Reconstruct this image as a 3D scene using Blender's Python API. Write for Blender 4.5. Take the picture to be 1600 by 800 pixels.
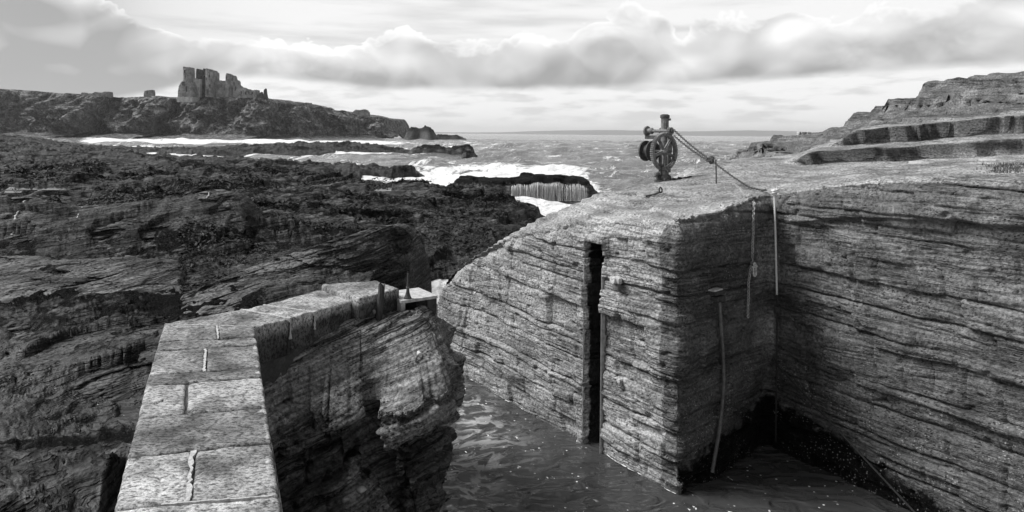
import bpy, bmesh, math, random
import numpy as np
from mathutils import Vector, Matrix
from mathutils.bvhtree import BVHTree

# ------------------------------------------------------------------ camera
scene = bpy.context.scene
for o in list(bpy.data.objects):
    bpy.data.objects.remove(o)
F = 1067.0            # focal length in pixels of the 1600 px wide photograph
HY = 209.0            # row of the horizon at the middle of the picture
ROLL = 0.0093
SEA = -6.2            # camera is the origin, the sea lies 6.2 m below it
cam_d = bpy.data.cameras.new('camera')
cam = bpy.data.objects.new('camera', cam_d)
scene.collection.objects.link(cam)
cam_d.sensor_width = 36.0
cam_d.lens = 36.0 * F / 1600.0
cam_d.shift_y = -(400 - HY) / 1600.0
cam_d.clip_start = 0.1
cam_d.clip_end = 60000
cam.matrix_world = Matrix.Rotation(math.radians(90), 4, 'X') @ Matrix.Rotation(ROLL, 4, 'Z')
scene.camera = cam
scene.render.resolution_x = 1024
scene.render.resolution_y = 512
scene.view_settings.view_transform = 'Standard'
scene.view_settings.look = 'None'
scene.view_settings.exposure = 0.12
scene.view_settings.gamma = 1.0

# ------------------------------------------------------------------ node helper
class NT:
    """tiny helper to write node graphs as expressions"""
    def __init__(self, tree):
        self.t = tree
    def node(self, typ, **kw):
        n = self.t.nodes.new(typ)
        for k, v in kw.items():
            setattr(n, k, v)
        return n
    def link(self, a, b):
        self.t.links.new(a, b)
    def put(self, sock, v):
        if v is None:
            return
        if isinstance(v, bpy.types.NodeSocket):
            self.t.links.new(v, sock)
        else:
            try:
                sock.default_value = v
            except Exception:
                sock.default_value = (v, v, v, 1) if len(sock.default_value) == 4 else (v, v, v)
    def m(self, op, a, b=None, c=None, clamp=False):
        n = self.node('ShaderNodeMath', operation=op, use_clamp=clamp)
        self.put(n.inputs[0], a); self.put(n.inputs[1], b); self.put(n.inputs[2], c)
        return n.outputs[0]
    def add(self, a, b): return self.m('ADD', a, b)
    def sub(self, a, b): return self.m('SUBTRACT', a, b)
    def mul(self, a, b): return self.m('MULTIPLY', a, b)
    def div(self, a, b): return self.m('DIVIDE', a, b)
    def step(self, x, lo, hi, a=0.0, b=1.0):
        n = self.node('ShaderNodeMapRange', interpolation_type='SMOOTHSTEP')
        for i, v in enumerate((x, lo, hi, a, b)):
            self.put(n.inputs[i], v)
        return n.outputs[0]
    def mix(self, f, a, b):
        n = self.node('ShaderNodeMix', data_type='FLOAT')
        self.put(n.inputs[0], f); self.put(n.inputs[2], a); self.put(n.inputs[3], b)
        return n.outputs[0]
    def comb(self, x, y, z):
        n = self.node('ShaderNodeCombineXYZ')
        self.put(n.inputs[0], x); self.put(n.inputs[1], y); self.put(n.inputs[2], z)
        return n.outputs[0]
    def sep(self, v):
        n = self.node('ShaderNodeSeparateXYZ'); self.put(n.inputs[0], v)
        return n.outputs
    def noise(self, v, scale=1.0, detail=4.0, rough=0.55, dist=0.0, lac=2.0):
        n = self.node('ShaderNodeTexNoise')
        self.put(n.inputs['Vector'], v); n.inputs['Scale'].default_value = scale
        n.inputs['Detail'].default_value = detail; n.inputs['Roughness'].default_value = rough
        n.inputs['Distortion'].default_value = dist; n.inputs['Lacunarity'].default_value = lac
        return n.outputs[0]
    def voro(self, v, scale=1.0, feature='F1', rand=1.0):
        n = self.node('ShaderNodeTexVoronoi', feature=feature)
        self.put(n.inputs['Vector'], v); n.inputs['Scale'].default_value = scale
        n.inputs['Randomness'].default_value = rand
        return n.outputs[0]
    def scale(self, v, s):
        n = self.node('ShaderNodeVectorMath', operation='MULTIPLY')
        self.put(n.inputs[0], v); n.inputs[1].default_value = s
        return n.outputs[0]
    def attr(self, name):
        n = self.node('ShaderNodeAttribute', attribute_name=name)
        return n.outputs['Fac']
    def grey(self, v):
        n = self.node('ShaderNodeCombineColor')
        for i in range(3): self.put(n.inputs[i], v)
        return n.outputs[0]
    def ramp(self, x, stops, interp='B_SPLINE'):
        n = self.node('ShaderNodeValToRGB'); r = n.color_ramp; r.interpolation = interp
        while len(r.elements) > 1: r.elements.remove(r.elements[-1])
        r.elements[0].position = stops[0][0]; r.elements[0].color = (stops[0][1],) * 3 + (1,)
        for p, v in stops[1:]:
            e = r.elements.new(p); e.color = (v, v, v, 1)
        self.put(n.inputs[0], x)
        return self.node_bw(n.outputs[0])
    def node_bw(self, c):
        n = self.node('ShaderNodeRGBToBW'); self.put(n.inputs[0], c)
        return n.outputs[0]

# ------------------------------------------------------------------ light: sun from the left, thin cloud
SUN_DIR = Vector((-0.97, 0.12, 0.0)).normalized()
SUN_EL = math.radians(46)
sv = Vector((SUN_DIR.x * math.cos(SUN_EL), SUN_DIR.y * math.cos(SUN_EL), math.sin(SUN_EL)))
sun_d = bpy.data.lights.new('sun', 'SUN')
sun_d.energy = 5.0
sun_d.angle = math.radians(30)
sun_d.color = (1, 1, 1)
sun = bpy.data.objects.new('sun', sun_d)
scene.collection.objects.link(sun)
sun.rotation_euler = (-sv).to_track_quat('-Z', 'Y').to_euler()

# ------------------------------------------------------------------ sky
world = bpy.data.worlds.new('World')
scene.world = world
world.use_nodes = True
wt = world.node_tree
wt.nodes.clear()
W = NT(wt)
def build_sky():
    tc = W.node('ShaderNodeTexCoord').outputs['Generated']
    nrm = W.node('ShaderNodeVectorMath', operation='NORMALIZE'); W.put(nrm.inputs[0], tc)
    x, y, z = W.sep(nrm.outputs[0])
    az = W.m('ARCTAN2', x, y)
    hyp = W.m('SQRT', W.add(W.mul(x, x), W.mul(y, y)))
    el = W.m('ARCTAN2', z, hyp)
    D = W.mul(el, 57.2958)                      # elevation in degrees
    def px(v):   # column of the photograph -> ramp position over azimuth -0.8..0.8
        return (math.atan((v - 800) / F) + 0.8) / 1.6
    t = W.m('MULTIPLY_ADD', az, 1 / 1.6, 0.5)
    def h(yrow): return max(0.0, math.degrees(math.atan((212 - yrow) / F))) / 14.0
    def dirp(ex, dx=0.0, de=0.0): return W.comb(W.add(x, dx), y, W.mul(W.add(el, de), ex))
    def billow(dx=0.0, de=0.0, octs=((9.0, 0.62), (19.0, 0.36), (41.0, 0.22), (88.0, 0.13))):
        p = dirp(1.45, dx, de)
        nz = W.node('ShaderNodeTexNoise'); W.put(nz.inputs['Vector'], p); nz.inputs['Scale'].default_value = 13.0; nz.inputs['Detail'].default_value = 2.0
        sc = W.node('ShaderNodeVectorMath', operation='SCALE'); W.link(nz.outputs['Color'], sc.inputs[0]); sc.inputs['Scale'].default_value = 0.045
        wv = W.node('ShaderNodeVectorMath', operation='ADD'); W.put(wv.inputs[0], p); W.link(sc.outputs[0], wv.inputs[1])
        tot = W.mul(W.sub(W.noise(p, 8.0, 1.0, 0.5), 0.5), 0.9)
        for s_, a_ in octs:
            b_ = W.m('ABSOLUTE', W.sub(W.mul(W.noise(wv.outputs[0], s_, 0.0), 2.0), 1.0))
            tot = W.add(tot, W.mul(W.sub(b_, 0.30), a_))
        return tot
    n0 = billow()
    so = ((7.0, 0.62), (15.0, 0.30))
    lit = W.sub(billow(0.0, 0.0, so), billow(0.012, -0.020, so))
    lit = W.add(W.mul(lit, 0.8), W.mul(n0, 0.10))
    big = W.noise(dirp(1.6), 3.6, 2.0, 0.5)
    tops = [(0.0, h(40)), (px(-20), h(8)), (px(160), h(16)), (px(250), h(50)), (px(300), h(86)), (px(380), h(62)),
            (px(470), h(68)), (px(545), h(84)), (px(590), h(62)), (px(645), h(34)), (px(690), h(66)), (px(760), h(62)),
            (px(860), h(58)), (px(905), h(34)), (px(985), h(4)), (px(1040), h(30)), (px(1064), h(70)), (px(1090), h(36)),
            (px(1150), h(44)), (px(1230), h(10)), (px(1275), h(40)), (px(1330), h(36)), (px(1390), h(24)),
            (px(1480), h(6)), (px(1560), h(4)), (px(1640), h(24)), (1.0, h(40))]
    T = W.mul(W.ramp(t, tops), 14.0)
    base = W.mul(W.ramp(t, [(0.0, h(170)), (px(100), h(190)), (px(250), h(160)), (px(330), h(140)), (px(420), h(128)), (px(560), h(150)), (px(820), h(146)),
                            (px(1060), h(138)), (px(1250), h(130)), (px(1450), h(120)), (1.0, h(122))]), 14.0)
    Tn = W.add(T, W.mul(n0, 3.0))
    Bn = W.add(base, W.mul(n0, -0.45))
    cov = W.mul(W.step(W.sub(Tn, D), -0.03, 0.14), W.step(W.sub(D, Bn), -0.25, 0.55))
    rel = W.m('DIVIDE', W.sub(D, Bn), W.m('MAXIMUM', W.sub(Tn, Bn), 0.6), clamp=True)
    shade = W.add(0.42, W.mul(W.step(rel, 0.05, 1.0), 0.26))
    shade = W.add(shade, W.mul(W.m('MAXIMUM', W.m('MINIMUM', lit, 0.32), -0.25), 1.0))
    shade = W.add(shade, W.mul(W.sub(big, 0.5), 0.30))
    shade = W.add(shade, W.step(W.sub(Tn, D), 0.9, 0.0, 0.0, 0.24))
    grey = W.ramp(t, [(0.0, 0.32), (px(0), 0.32), (px(170), 0.26), (px(250), 0.12), (px(380), 0.03), (px(600), 0.0), (1.0, 0.0)])
    # single bright heads where the sun reaches in between
    def spot(cx, cy, sx, sy):
        a0 = math.atan((cx - 800) / F); e0 = math.degrees(math.atan((212 - cy) / F * math.cos(a0)))
        da = W.div(W.sub(az, a0), sx / F); de = W.div(W.sub(D, e0), math.degrees(sy / F))
        return W.m('EXPONENT', W.mul(W.add(W.mul(da, da), W.mul(de, de)), -1.0))
    heads = 0.0
    for a_ in ((1335, 72, 42, 38), (1490, 48, 60, 34), (1070, 105, 34, 24), (985, 36, 60, 26), (480, 108, 105, 30), (905, 52, 60, 22), (640, 55, 40, 16), (1230, 48, 40, 24)):
        heads = W.add(heads, spot(*a_))
    shade = W.add(shade, W.mul(W.m('MINIMUM', heads, 1.0), W.add(0.22, W.mul(n0, 0.5))))
    shade = W.sub(shade, W.mul(grey, 0.85))
    shade = W.m('MINIMUM', W.m('MAXIMUM', shade, 0.30), 0.95)
    stretch = W.comb(W.mul(x, 0.8), W.mul(y, 0.8), W.mul(el, 7.0))
    veil = W.noise(stretch, 5.0, 5.0, 0.5)
    low = W.noise(dirp(5.0), 13.0, 6.0, 0.52)
    band = W.add(0.88, W.mul(W.step(low, 0.46, 0.66), -0.22))
    band = W.mix(W.step(D, 0.2, 1.8), W.add(W.mul(band, 0.35), 0.56), band)
    high = W.sub(0.88, W.mul(W.step(veil, 0.42, 0.70), 0.24))
    high = W.sub(high, W.mul(grey, 1.25))
    behind = W.mix(W.step(W.sub(D, base), -0.4, 1.2), band, high)
    clouds = W.mix(cov, behind, shade)
    # overhead: a broken layer that goes on all round, dimmed to cut ambient light
    deck = W.sub(0.78, W.mul(W.step(W.noise(W.comb(x, y, W.mul(z, 1.4)), 3.2, 5.0, 0.55), 0.42, 0.68), 0.30))
    # glow added round the unseen sun to brighten the water
    dt = W.node('ShaderNodeVectorMath', operation='DOT_PRODUCT'); W.link(nrm.outputs[0], dt.inputs[0]); dt.inputs[1].default_value = tuple(sv)
    ang = W.m('ARCCOSINE', dt.outputs['Value'])
    glow = W.m('EXPONENT', W.mul(W.mul(ang, ang), -1.6))
    deck = W.add(W.mul(deck, 0.19), W.mul(glow, 0.55))
    clouds = W.mix(W.step(D, 10.0, 24.0), clouds, deck)
    sky = W.node('ShaderNodeTexSky', sky_type='NISHITA')
    sky.sun_disc = False
    sky.sun_elevation = SUN_EL
    sky.sun_rotation = math.atan2(SUN_DIR.x, SUN_DIR.y)
    bw = W.node_bw(sky.outputs[0])
    # the sky itself shines through the veil
    col = W.add(W.mul(clouds, 9.2), W.m('MINIMUM', W.mul(bw, 0.2), 1.2))
    bg = W.node('ShaderNodeBackground')
    W.put(bg.inputs[0], W.grey(col)); bg.inputs[1].default_value = 0.1
    out = W.node('ShaderNodeOutputWorld')
    W.link(bg.outputs[0], out.inputs[0])
build_sky()
world.cycles.sampling_method = 'MANUAL'
world.cycles.sample_map_resolution = 512

# ------------------------------------------------------------------ projection and noise helpers
CR, SR = math.cos(ROLL), math.sin(ROLL)
def ray(px, py):
    a = (px - 800) / F; b = (HY - py) / F
    return np.array([a * CR - b * SR, 1.0, a * SR + b * CR])
def at_y(px, py, Y): return ray(px, py) * Y
def at_z(px, py, z):
    r = ray(px, py); return r * (z / r[2])
def hor(px): return HY + SR * (px - 800)

_rs = np.random.RandomState(7)
_perm = np.concatenate([_rs.permutation(256)] * 3).astype(np.int32)
_g = _rs.normal(size=(256, 3)).astype(np.float32); _g /= np.linalg.norm(_g, axis=1)[:, None]
_gx, _gy, _gz = [np.ascontiguousarray(_g[:, k]) for k in range(3)]
def perlin(p):
    p = np.asarray(p)
    fl = np.floor(p); f = (p - fl).astype(np.float32); i = fl.astype(np.int32) & 255
    u = f * f * f * (f * (f * 6 - 15) + 10)
    ix, iy, iz = i[..., 0], i[..., 1], i[..., 2]; fx, fy, fz = f[..., 0], f[..., 1], f[..., 2]
    a = (_perm[ix], _perm[ix + 1]); res = []
    for dy in (0, 1):
        for dz in (0, 1):
            v = []
            for dx in (0, 1):
                g = _perm[_perm[a[dx] + iy + dy] + iz + dz] & 255
                v.append(_gx[g] * (fx - dx) + _gy[g] * (fy - dy) + _gz[g] * (fz - dz))
            res.append(v[0] + (v[1] - v[0]) * u[..., 0])
    y0 = res[0] + (res[2] - res[0]) * u[..., 1]; y1 = res[1] + (res[3] - res[1]) * u[..., 1]
    return (y0 + (y1 - y0) * u[..., 2]) * np.float32(1.5)
def fbm(p, octv=4, gain=0.5, lac=2.03):
    s = 0; a = 1.0; q = np.array(p, dtype=np.float64)
    for k in range(octv):
        s = s + a * perlin(q + 17.3 * k); a *= gain; q = q * lac
    return s
def sstep(x, a, b):
    t = np.clip((x - a) / (b - a), 0, 1); return t * t * (3 - 2 * t)
def xyz(x, y, z):
    x, y, z = np.broadcast_arrays(x, y, z); return np.stack([x, y, z], -1)

def rbf(pts, vals, smooth=0.0):
    pts = np.array(pts, float); vals = np.array(vals, float)
    n = len(pts)
    d = np.linalg.norm(pts[:, None] - pts[None], axis=2)
    A = np.zeros((n + 3, n + 3))
    A[:n, :n] = -d + np.eye(n) * smooth
    A[:n, n] = 1; A[:n, n+1:] = pts; A[n, :n] = 1; A[n+1:, :n] = pts.T
    w = np.linalg.solve(A, np.concatenate([vals, np.zeros(3)]))
    def f(u, v):
        sh = np.shape(u); u = np.ravel(u); v = np.ravel(v); o = np.empty(len(u))
        for k in range(0, len(u), 40000):
            a = u[k:k+40000]; b = v[k:k+40000]
            dd = np.sqrt((a[:, None] - pts[:, 0]) ** 2 + (b[:, None] - pts[:, 1]) ** 2)
            o[k:k+40000] = -dd @ w[:n] + w[n] + a * w[n+1] + b * w[n+2]
        return o.reshape(sh)
    return f

# ------------------------------------------------------------------ object helpers
COL = scene.collection
def link(o, parent=None):
    COL.objects.link(o)
    if parent is not None: o.parent = parent
    return o
def tag(o, label=None, cat=None, group=None, kind=None):
    if label: o['label'] = label
    if cat: o['category'] = cat
    if group: o['group'] = group
    if kind: o['kind'] = kind
    return o
def grid_obj(name, P, mat, parent=None, attrs=None, smooth=True, wrap=False):
    n, m_, _ = P.shape
    idx = np.arange(n * m_).reshape(n, m_)
    if wrap:
        idx = np.concatenate([idx, idx[:1]], 0)
    q = np.stack([idx[:-1, :-1], idx[1:, :-1], idx[1:, 1:], idx[:-1, 1:]], -1).reshape(-1, 4)
    return raw_obj(name, P.reshape(-1, 3), q, mat, parent, attrs, smooth)
def raw_obj(name, V, Q, mat, parent=None, attrs=None, smooth=True):
    me = bpy.data.meshes.new(name)
    V = np.ascontiguousarray(V, dtype=np.float32); Q = np.ascontiguousarray(Q, dtype=np.int32)
    k = Q.shape[1]
    me.vertices.add(len(V)); me.vertices.foreach_set('co', V.ravel())
    me.loops.add(Q.size); me.loops.foreach_set('vertex_index', Q.ravel())
    me.polygons.add(len(Q))
    me.polygons.foreach_set('loop_start', np.arange(0, Q.size, k, dtype=np.int32))
    me.polygons.foreach_set('loop_total', np.full(len(Q), k, dtype=np.int32))
    me.polygons.foreach_set('use_smooth', np.full(len(Q), smooth, dtype=bool))
    me.update(calc_edges=True)
    for nm, a in (attrs or {}).items():
        at = me.attributes.new(nm, 'FLOAT', 'POINT')
        at.data.foreach_set('value', np.ascontiguousarray(a, dtype=np.float32).ravel())
    me.materials.append(mat)
    return link(bpy.data.objects.new(name, me), parent)
def empty(name, loc, rz=0.0):
    o = bpy.data.objects.new(name, None); o.empty_display_size = 0.1
    o.location = loc; o.rotation_euler.z = rz
    return link(o)

class MB:
    """collects simple shapes into one mesh"""
    def __init__(self): self.v = []; self.f = []
    def add(self, vs, fs):
        k = len(self.v); self.v += [tuple(map(float, a)) for a in vs]; self.f += [tuple(i + k for i in f) for f in fs]
        return self
    def box(self, c, s, rz=0.0, taper=1.0, tilt=None):
        M = Matrix.Translation(c) @ Matrix.Rotation(rz, 4, 'Z')
        if tilt is not None: M = M @ tilt.to_4x4()
        vs = []
        for k in (-1, 1):
            t = taper if k > 0 else 1.0
            for a, b in ((-1,-1),(1,-1),(1,1),(-1,1)):
                vs.append(M @ Vector((a * s[0] / 2 * t, b * s[1] / 2 * t, k * s[2] / 2)))
        return self.add(vs, [(3,2,1,0),(4,5,6,7),(0,1,5,4),(1,2,6,5),(2,3,7,6),(3,0,4,7)])
    def tube(self, pts, r, n=10, cap=True):
        pts = [Vector(p) for p in pts]
        rs = r if isinstance(r, (list, tuple)) else [r] * len(pts)
        vs = []; fs = []; up = None
        for i, p in enumerate(pts):
            d = (pts[min(i+1, len(pts)-1)] - pts[max(i-1, 0)]).normalized()
            if up is None:
                up = Vector((0,0,1)) if abs(d.z) < 0.9 else Vector((1,0,0))
            a = d.cross(up).normalized(); b = d.cross(a).normalized(); up = -b if False else up
            for k in range(n):
                t = 2 * math.pi * k / n
                vs.append(p + (a * math.cos(t) + b * math.sin(t)) * rs[i])
        for i in range(len(pts) - 1):
            for k in range(n):
                fs.append((i*n+k, i*n+(k+1)%n, (i+1)*n+(k+1)%n, (i+1)*n+k))
        if cap:
            fs.append(tuple(range(n - 1, -1, -1))); fs.append(tuple((len(pts)-1)*n + k for k in range(n)))
        return self.add(vs, fs)
    def torus(self, c, ax, R, r, n=20, k=8, arc=(0, 2*math.pi), xdir=None, sx=1.0):
        ax = Vector(ax).normalized()
        a = Vector(xdir).normalized() if xdir is not None else ax.orthogonal().normalized()
        b = ax.cross(a).normalized(); c = Vector(c)
        full = abs(arc[1] - arc[0] - 2*math.pi) < 1e-6
        vs = []; fs = []; N = n if full else n + 1
        for i in range(N):
            t = arc[0] + (arc[1] - arc[0]) * i / n
            d = a * math.cos(t) * sx + b * math.sin(t)
            dn = (a * math.cos(t) + b * math.sin(t) * sx).normalized()
            for j in range(k):
                s = 2*math.pi*j/k
                vs.append(c + d * R + dn * (r * math.cos(s)) + ax * (r * math.sin(s)))
        for i in range(N if full else n):
            for j in range(k):
                fs.append((i*k+j, ((i+1)%N)*k+j, ((i+1)%N)*k+(j+1)%k, i*k+(j+1)%k))
        return self.add(vs, fs)
    def build(self, name, mat, parent=None, smooth=False, bevel=0.0, seg=2, loc=None):
        me = bpy.data.meshes.new(name); me.from_pydata(self.v, [], self.f); me.update()
        me.materials.append(mat)
        if bevel > 0:
            bm = bmesh.new(); bm.from_mesh(me)
            bmesh.ops.bevel(bm, geom=[e for e in bm.edges if len(e.link_faces) == 2 and e.calc_face_angle(0) > 0.5],
                            offset=bevel, segments=seg, profile=0.6, affect='EDGES')
            bm.to_mesh(me); bm.free()
        if smooth:
            me.polygons.foreach_set('use_smooth', [True] * len(me.polygons))
            me.set_sharp_from_angle(angle=math.radians(45))
        o = bpy.data.objects.new(name, me)
        return link(o, parent)

# ------------------------------------------------------------------ materials
def new_mat(name):
    m = bpy.data.materials.new(name); m.use_nodes = True
    t = m.node_tree; t.nodes.clear(); n = NT(t)
    b = n.node('ShaderNodeBsdfPrincipled'); o = n.node('ShaderNodeOutputMaterial')
    n.link(b.outputs[0], o.inputs[0])
    return m, n, b
def bump(n, b, h, strength=0.5, dist=0.02, prev=None):
    k = n.node('ShaderNodeBump'); k.inputs['Strength'].default_value = strength; k.inputs['Distance'].default_value = dist
    n.put(k.inputs['Height'], h)
    if prev is not None: n.link(prev, k.inputs['Normal'])
    n.link(k.outputs[0], b.inputs['Normal'])
    return k.outputs[0]

def rock_mat(name, dark, light, lam=26.0, lat=1.2, tilt=(0.0, 0.0), bdist=0.03, bstr=0.9, weedcol=0.012, grain=34.0,
             spec_rough=0.85, fine=0.35, lines=1.0, pits=1.0):
    """bedded sandstone: laminae along z, patches, pits; attributes weed / wet / barn change it; weed and wet also carry painted shade"""
    m, n, b = new_mat(name)
    P = n.node('ShaderNodeNewGeometry').outputs['Position']
    x, y, z = n.sep(P)
    zz = n.add(z, n.add(n.mul(x, tilt[0]), n.mul(y, tilt[1])))
    wob = n.noise(P, 0.9, 3, 0.5)
    zw = n.add(zz, n.mul(wob, 0.10))
    q2 = n.comb(n.mul(x, lat), n.mul(y, lat), n.mul(zw, lam))
    lamn = n.noise(q2, 1.0, 5, 0.62)
    # laminated and massive zones alternate with height
    zone = n.noise(n.comb(n.mul(x, 0.25), n.mul(y, 0.25), n.mul(zw, lam * 0.075)), 1.0, 3, 0.6)
    zl_ = n.step(zone, 0.42, 0.60)
    ridge_ = n.sub(1.0, n.m('ABSOLUTE', n.sub(n.mul(n.noise(n.comb(n.mul(x, 0.55), n.mul(y, 0.55), n.mul(zw, lam * 0.6)), 1.0, 3, 0.5), 2.0), 1.0)))
    line = n.mul(n.step(ridge_, 0.925, 0.985), n.add(0.08, n.mul(zl_, 0.92)))
    patch = n.noise(n.scale(P, (1.0, 1.0, 2.2)), 0.75, 6, 0.65)
    gr = n.noise(P, grain, 4, 0.7)
    pit = n.step(n.voro(n.scale(P, (1.0, 1.0, 1.5)), grain * 0.8), 0.34, 0.16)
    pitm = n.mul(pit, n.step(n.noise(P, grain * 0.12, 3, 0.6), 0.44, 0.60))
    c = n.mix(n.step(lamn, 0.32, 0.70), dark, light)
    c = n.mul(c, n.step(patch, 0.28, 0.72, 0.50, 1.35))
    c = n.mul(c, n.step(gr, 0.30, 0.70, 0.42, 1.55))
    c = n.mul(c, n.sub(1.0, n.mul(line, 0.55 * lines)))
    c = n.mul(c, n.sub(1.0, n.mul(pitm, 0.65 * pits)))
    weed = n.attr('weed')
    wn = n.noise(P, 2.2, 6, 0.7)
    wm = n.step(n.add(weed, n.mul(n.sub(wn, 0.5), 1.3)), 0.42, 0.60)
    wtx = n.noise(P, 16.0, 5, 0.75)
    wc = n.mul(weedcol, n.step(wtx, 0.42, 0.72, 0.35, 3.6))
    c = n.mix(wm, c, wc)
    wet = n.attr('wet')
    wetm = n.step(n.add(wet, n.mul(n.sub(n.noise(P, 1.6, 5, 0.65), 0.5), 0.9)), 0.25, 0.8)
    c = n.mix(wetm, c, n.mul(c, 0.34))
    barn = n.attr('barn')
    bs = n.step(n.voro(P, 20.0), 0.32, 0.16)
    bs2 = n.step(n.noise(P, 2.2, 4, 0.65), 0.46, 0.60)
    c = n.mix(n.m('MULTIPLY', n.mul(bs, bs2), barn, clamp=True), c, 0.42)
    n.put(b.inputs['Base Color'], n.grey(c))
    n.put(b.inputs['Roughness'], n.mix(wetm, spec_rough, 0.46))
    n.put(b.inputs['Specular IOR Level'], n.mul(n.mix(wetm, 0.12, 0.26), n.mix(wm, 1.0, 0.4)))
    h = n.add(n.mul(lamn, n.add(0.35, n.mul(zl_, 0.75))), n.mul(gr, fine))
    h = n.sub(h, n.add(n.mul(line, 1.1 * lines), n.mul(pitm, 0.8 * pits)))
    h = n.mix(wm, h, n.add(n.mul(wtx, 2.2), n.mul(n.noise(P, 55.0, 3, 0.7), 0.8)))
    bump(n, b, h, bstr, bdist)
    return m

M = {}
M['wall_rock'] = rock_mat('quarried_sandstone', 0.23, 0.34, lam=21, lat=2.2, bdist=0.030, bstr=1.0, fine=.9, grain=20, lines=.7)
M['ledge_rock'] = M['wall_rock']
M['pier_rock'] = rock_mat('dark_bedded_rock', 0.09, 0.28, lam=16, lat=1.2, tilt=(-0.42, 0.1), bdist=0.05, grain=20, fine=.6, lines=1.3)
M['shore_rock'] = rock_mat('shore_rock', 0.022, 0.11, lam=11, lat=0.7, tilt=(-0.16, 0.0), bdist=0.08, grain=11, fine=.6, bstr=1.0, weedcol=0.007)
M['ridge_rock'] = rock_mat('ridge_rock', 0.04, 0.17, lam=13, lat=0.7, tilt=(-0.16, 0.0), bdist=0.07, grain=11, fine=.6, bstr=1.0, weedcol=0.006)
M['cliff_rock'] = rock_mat('cliff_rock', 0.06, 0.36, lam=0.22, lat=0.16, bdist=2.5, grain=0.6, bstr=1.0, weedcol=0.03, pits=.6, fine=.8)
M['reef_rock'] = rock_mat('reef_rock', 0.045, 0.14, lam=7, lat=0.6, bdist=0.1, grain=6, bstr=1.0)

def plain(name, col, rough=0.8, var=0.3, sc=8.0, bs=0.4, bd=0.01, metal=0.0, stretch=(1,1,1), spec=0.3):
    m, n, b = new_mat(name)
    P = n.node('ShaderNodeTexCoord').outputs['Object']
    q = n.scale(P, stretch)
    a = n.noise(q, sc, 5, 0.65); c2 = n.noise(q, sc * 6, 4, 0.7)
    c = n.mul(col, n.add(1.0 - var, n.mul(n.step(a, 0.25, 0.75), var * 2)))
    c = n.mul(c, n.step(c2, 0.2, 0.8, 1 - var * 0.8, 1 + var * 0.8))
    n.put(b.inputs['Base Color'], n.grey(c))
    b.inputs['Roughness'].default_value = rough; b.inputs['Metallic'].default_value = metal
    b.inputs['Specular IOR Level'].default_value = spec
    bump(n, b, n.add(a, n.mul(c2, 0.6)), bs, bd)
    return m
M['iron'] = plain('rusted_iron', 0.15, 0.7, 0.5, 14, 0.7, 0.012)
M['iron_dark'] = plain('dark_rusted_iron', 0.06, 0.7, 0.5, 14, 0.7, 0.012)
M['chain'] = plain('worn_chain_iron', 0.34, 0.6, 0.4, 18, 0.4, 0.004)
M['iron_pale'] = plain('galvanised_iron', 0.42, 0.5, 0.3, 18, 0.4, 0.006)
M['rope_pale'] = plain('pale_rope', 0.62, 0.9, 0.2, 60, 0.6, 0.006)
M['rope_dark'] = plain('dark_wet_rope', 0.02, 0.6, 0.4, 40, 0.6, 0.006)
M['timber'] = plain('weathered_timber', 0.05, 0.9, 0.5, 9, 0.9, 0.02, stretch=(4, 4, 0.6))
M['concrete'] = plain('weathered_concrete', 0.42, 0.85, 0.35, 9, 0.6, 0.012)
M['mortar'] = plain('pale_mortar', 0.44, 0.9, 0.35, 25, 0.7, 0.012)
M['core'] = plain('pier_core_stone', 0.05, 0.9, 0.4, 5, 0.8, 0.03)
M['slab'] = plain('pale_slab', 0.40, 0.9, 0.2, 12, 0.5, 0.01)
M['foamsolid'] = plain('falling_white_water', 0.58, 0.6, 0.1, 20, 0.3, 0.01)
M['castle'] = plain('castle_stone', 0.22, 0.95, 0.55, 0.22, 0.6, 0.5)
M['castle_dark'] = plain('castle_stone_darkened', 0.05, 0.95, 0.4, 0.22, 0.6, 0.5)  # darker copy of the castle stone; on the gate tower it paints shade
M['castle_pale'] = plain('castle_plinth', 0.42, 0.95, 0.3, 0.3, 0.6, 0.4)
M['bush'] = plain('bush_leaves', 0.05, 0.95, 0.5, 1.0, 0.6, 0.3)
M['weedlump'] = plain('dried_seaweed', 0.018, 0.9, 0.5, 30, 0.9, 0.02)
M['grass'] = plain('dry_grass', 0.10, 0.9, 0.4, 30, 0.2, 0.005)
M['hills'] = plain('far_hills', 0.06, 1.0, 0.3, 0.0015, 0.0, 0.1)
M['vein'] = plain('quartz_vein', 0.40, 0.7, 0.4, 6, 0.5, 0.02)
M['ringpale'] = plain('pale_crusted_iron', 0.5, 0.8, 0.4, 30, 0.7, 0.01)

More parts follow.
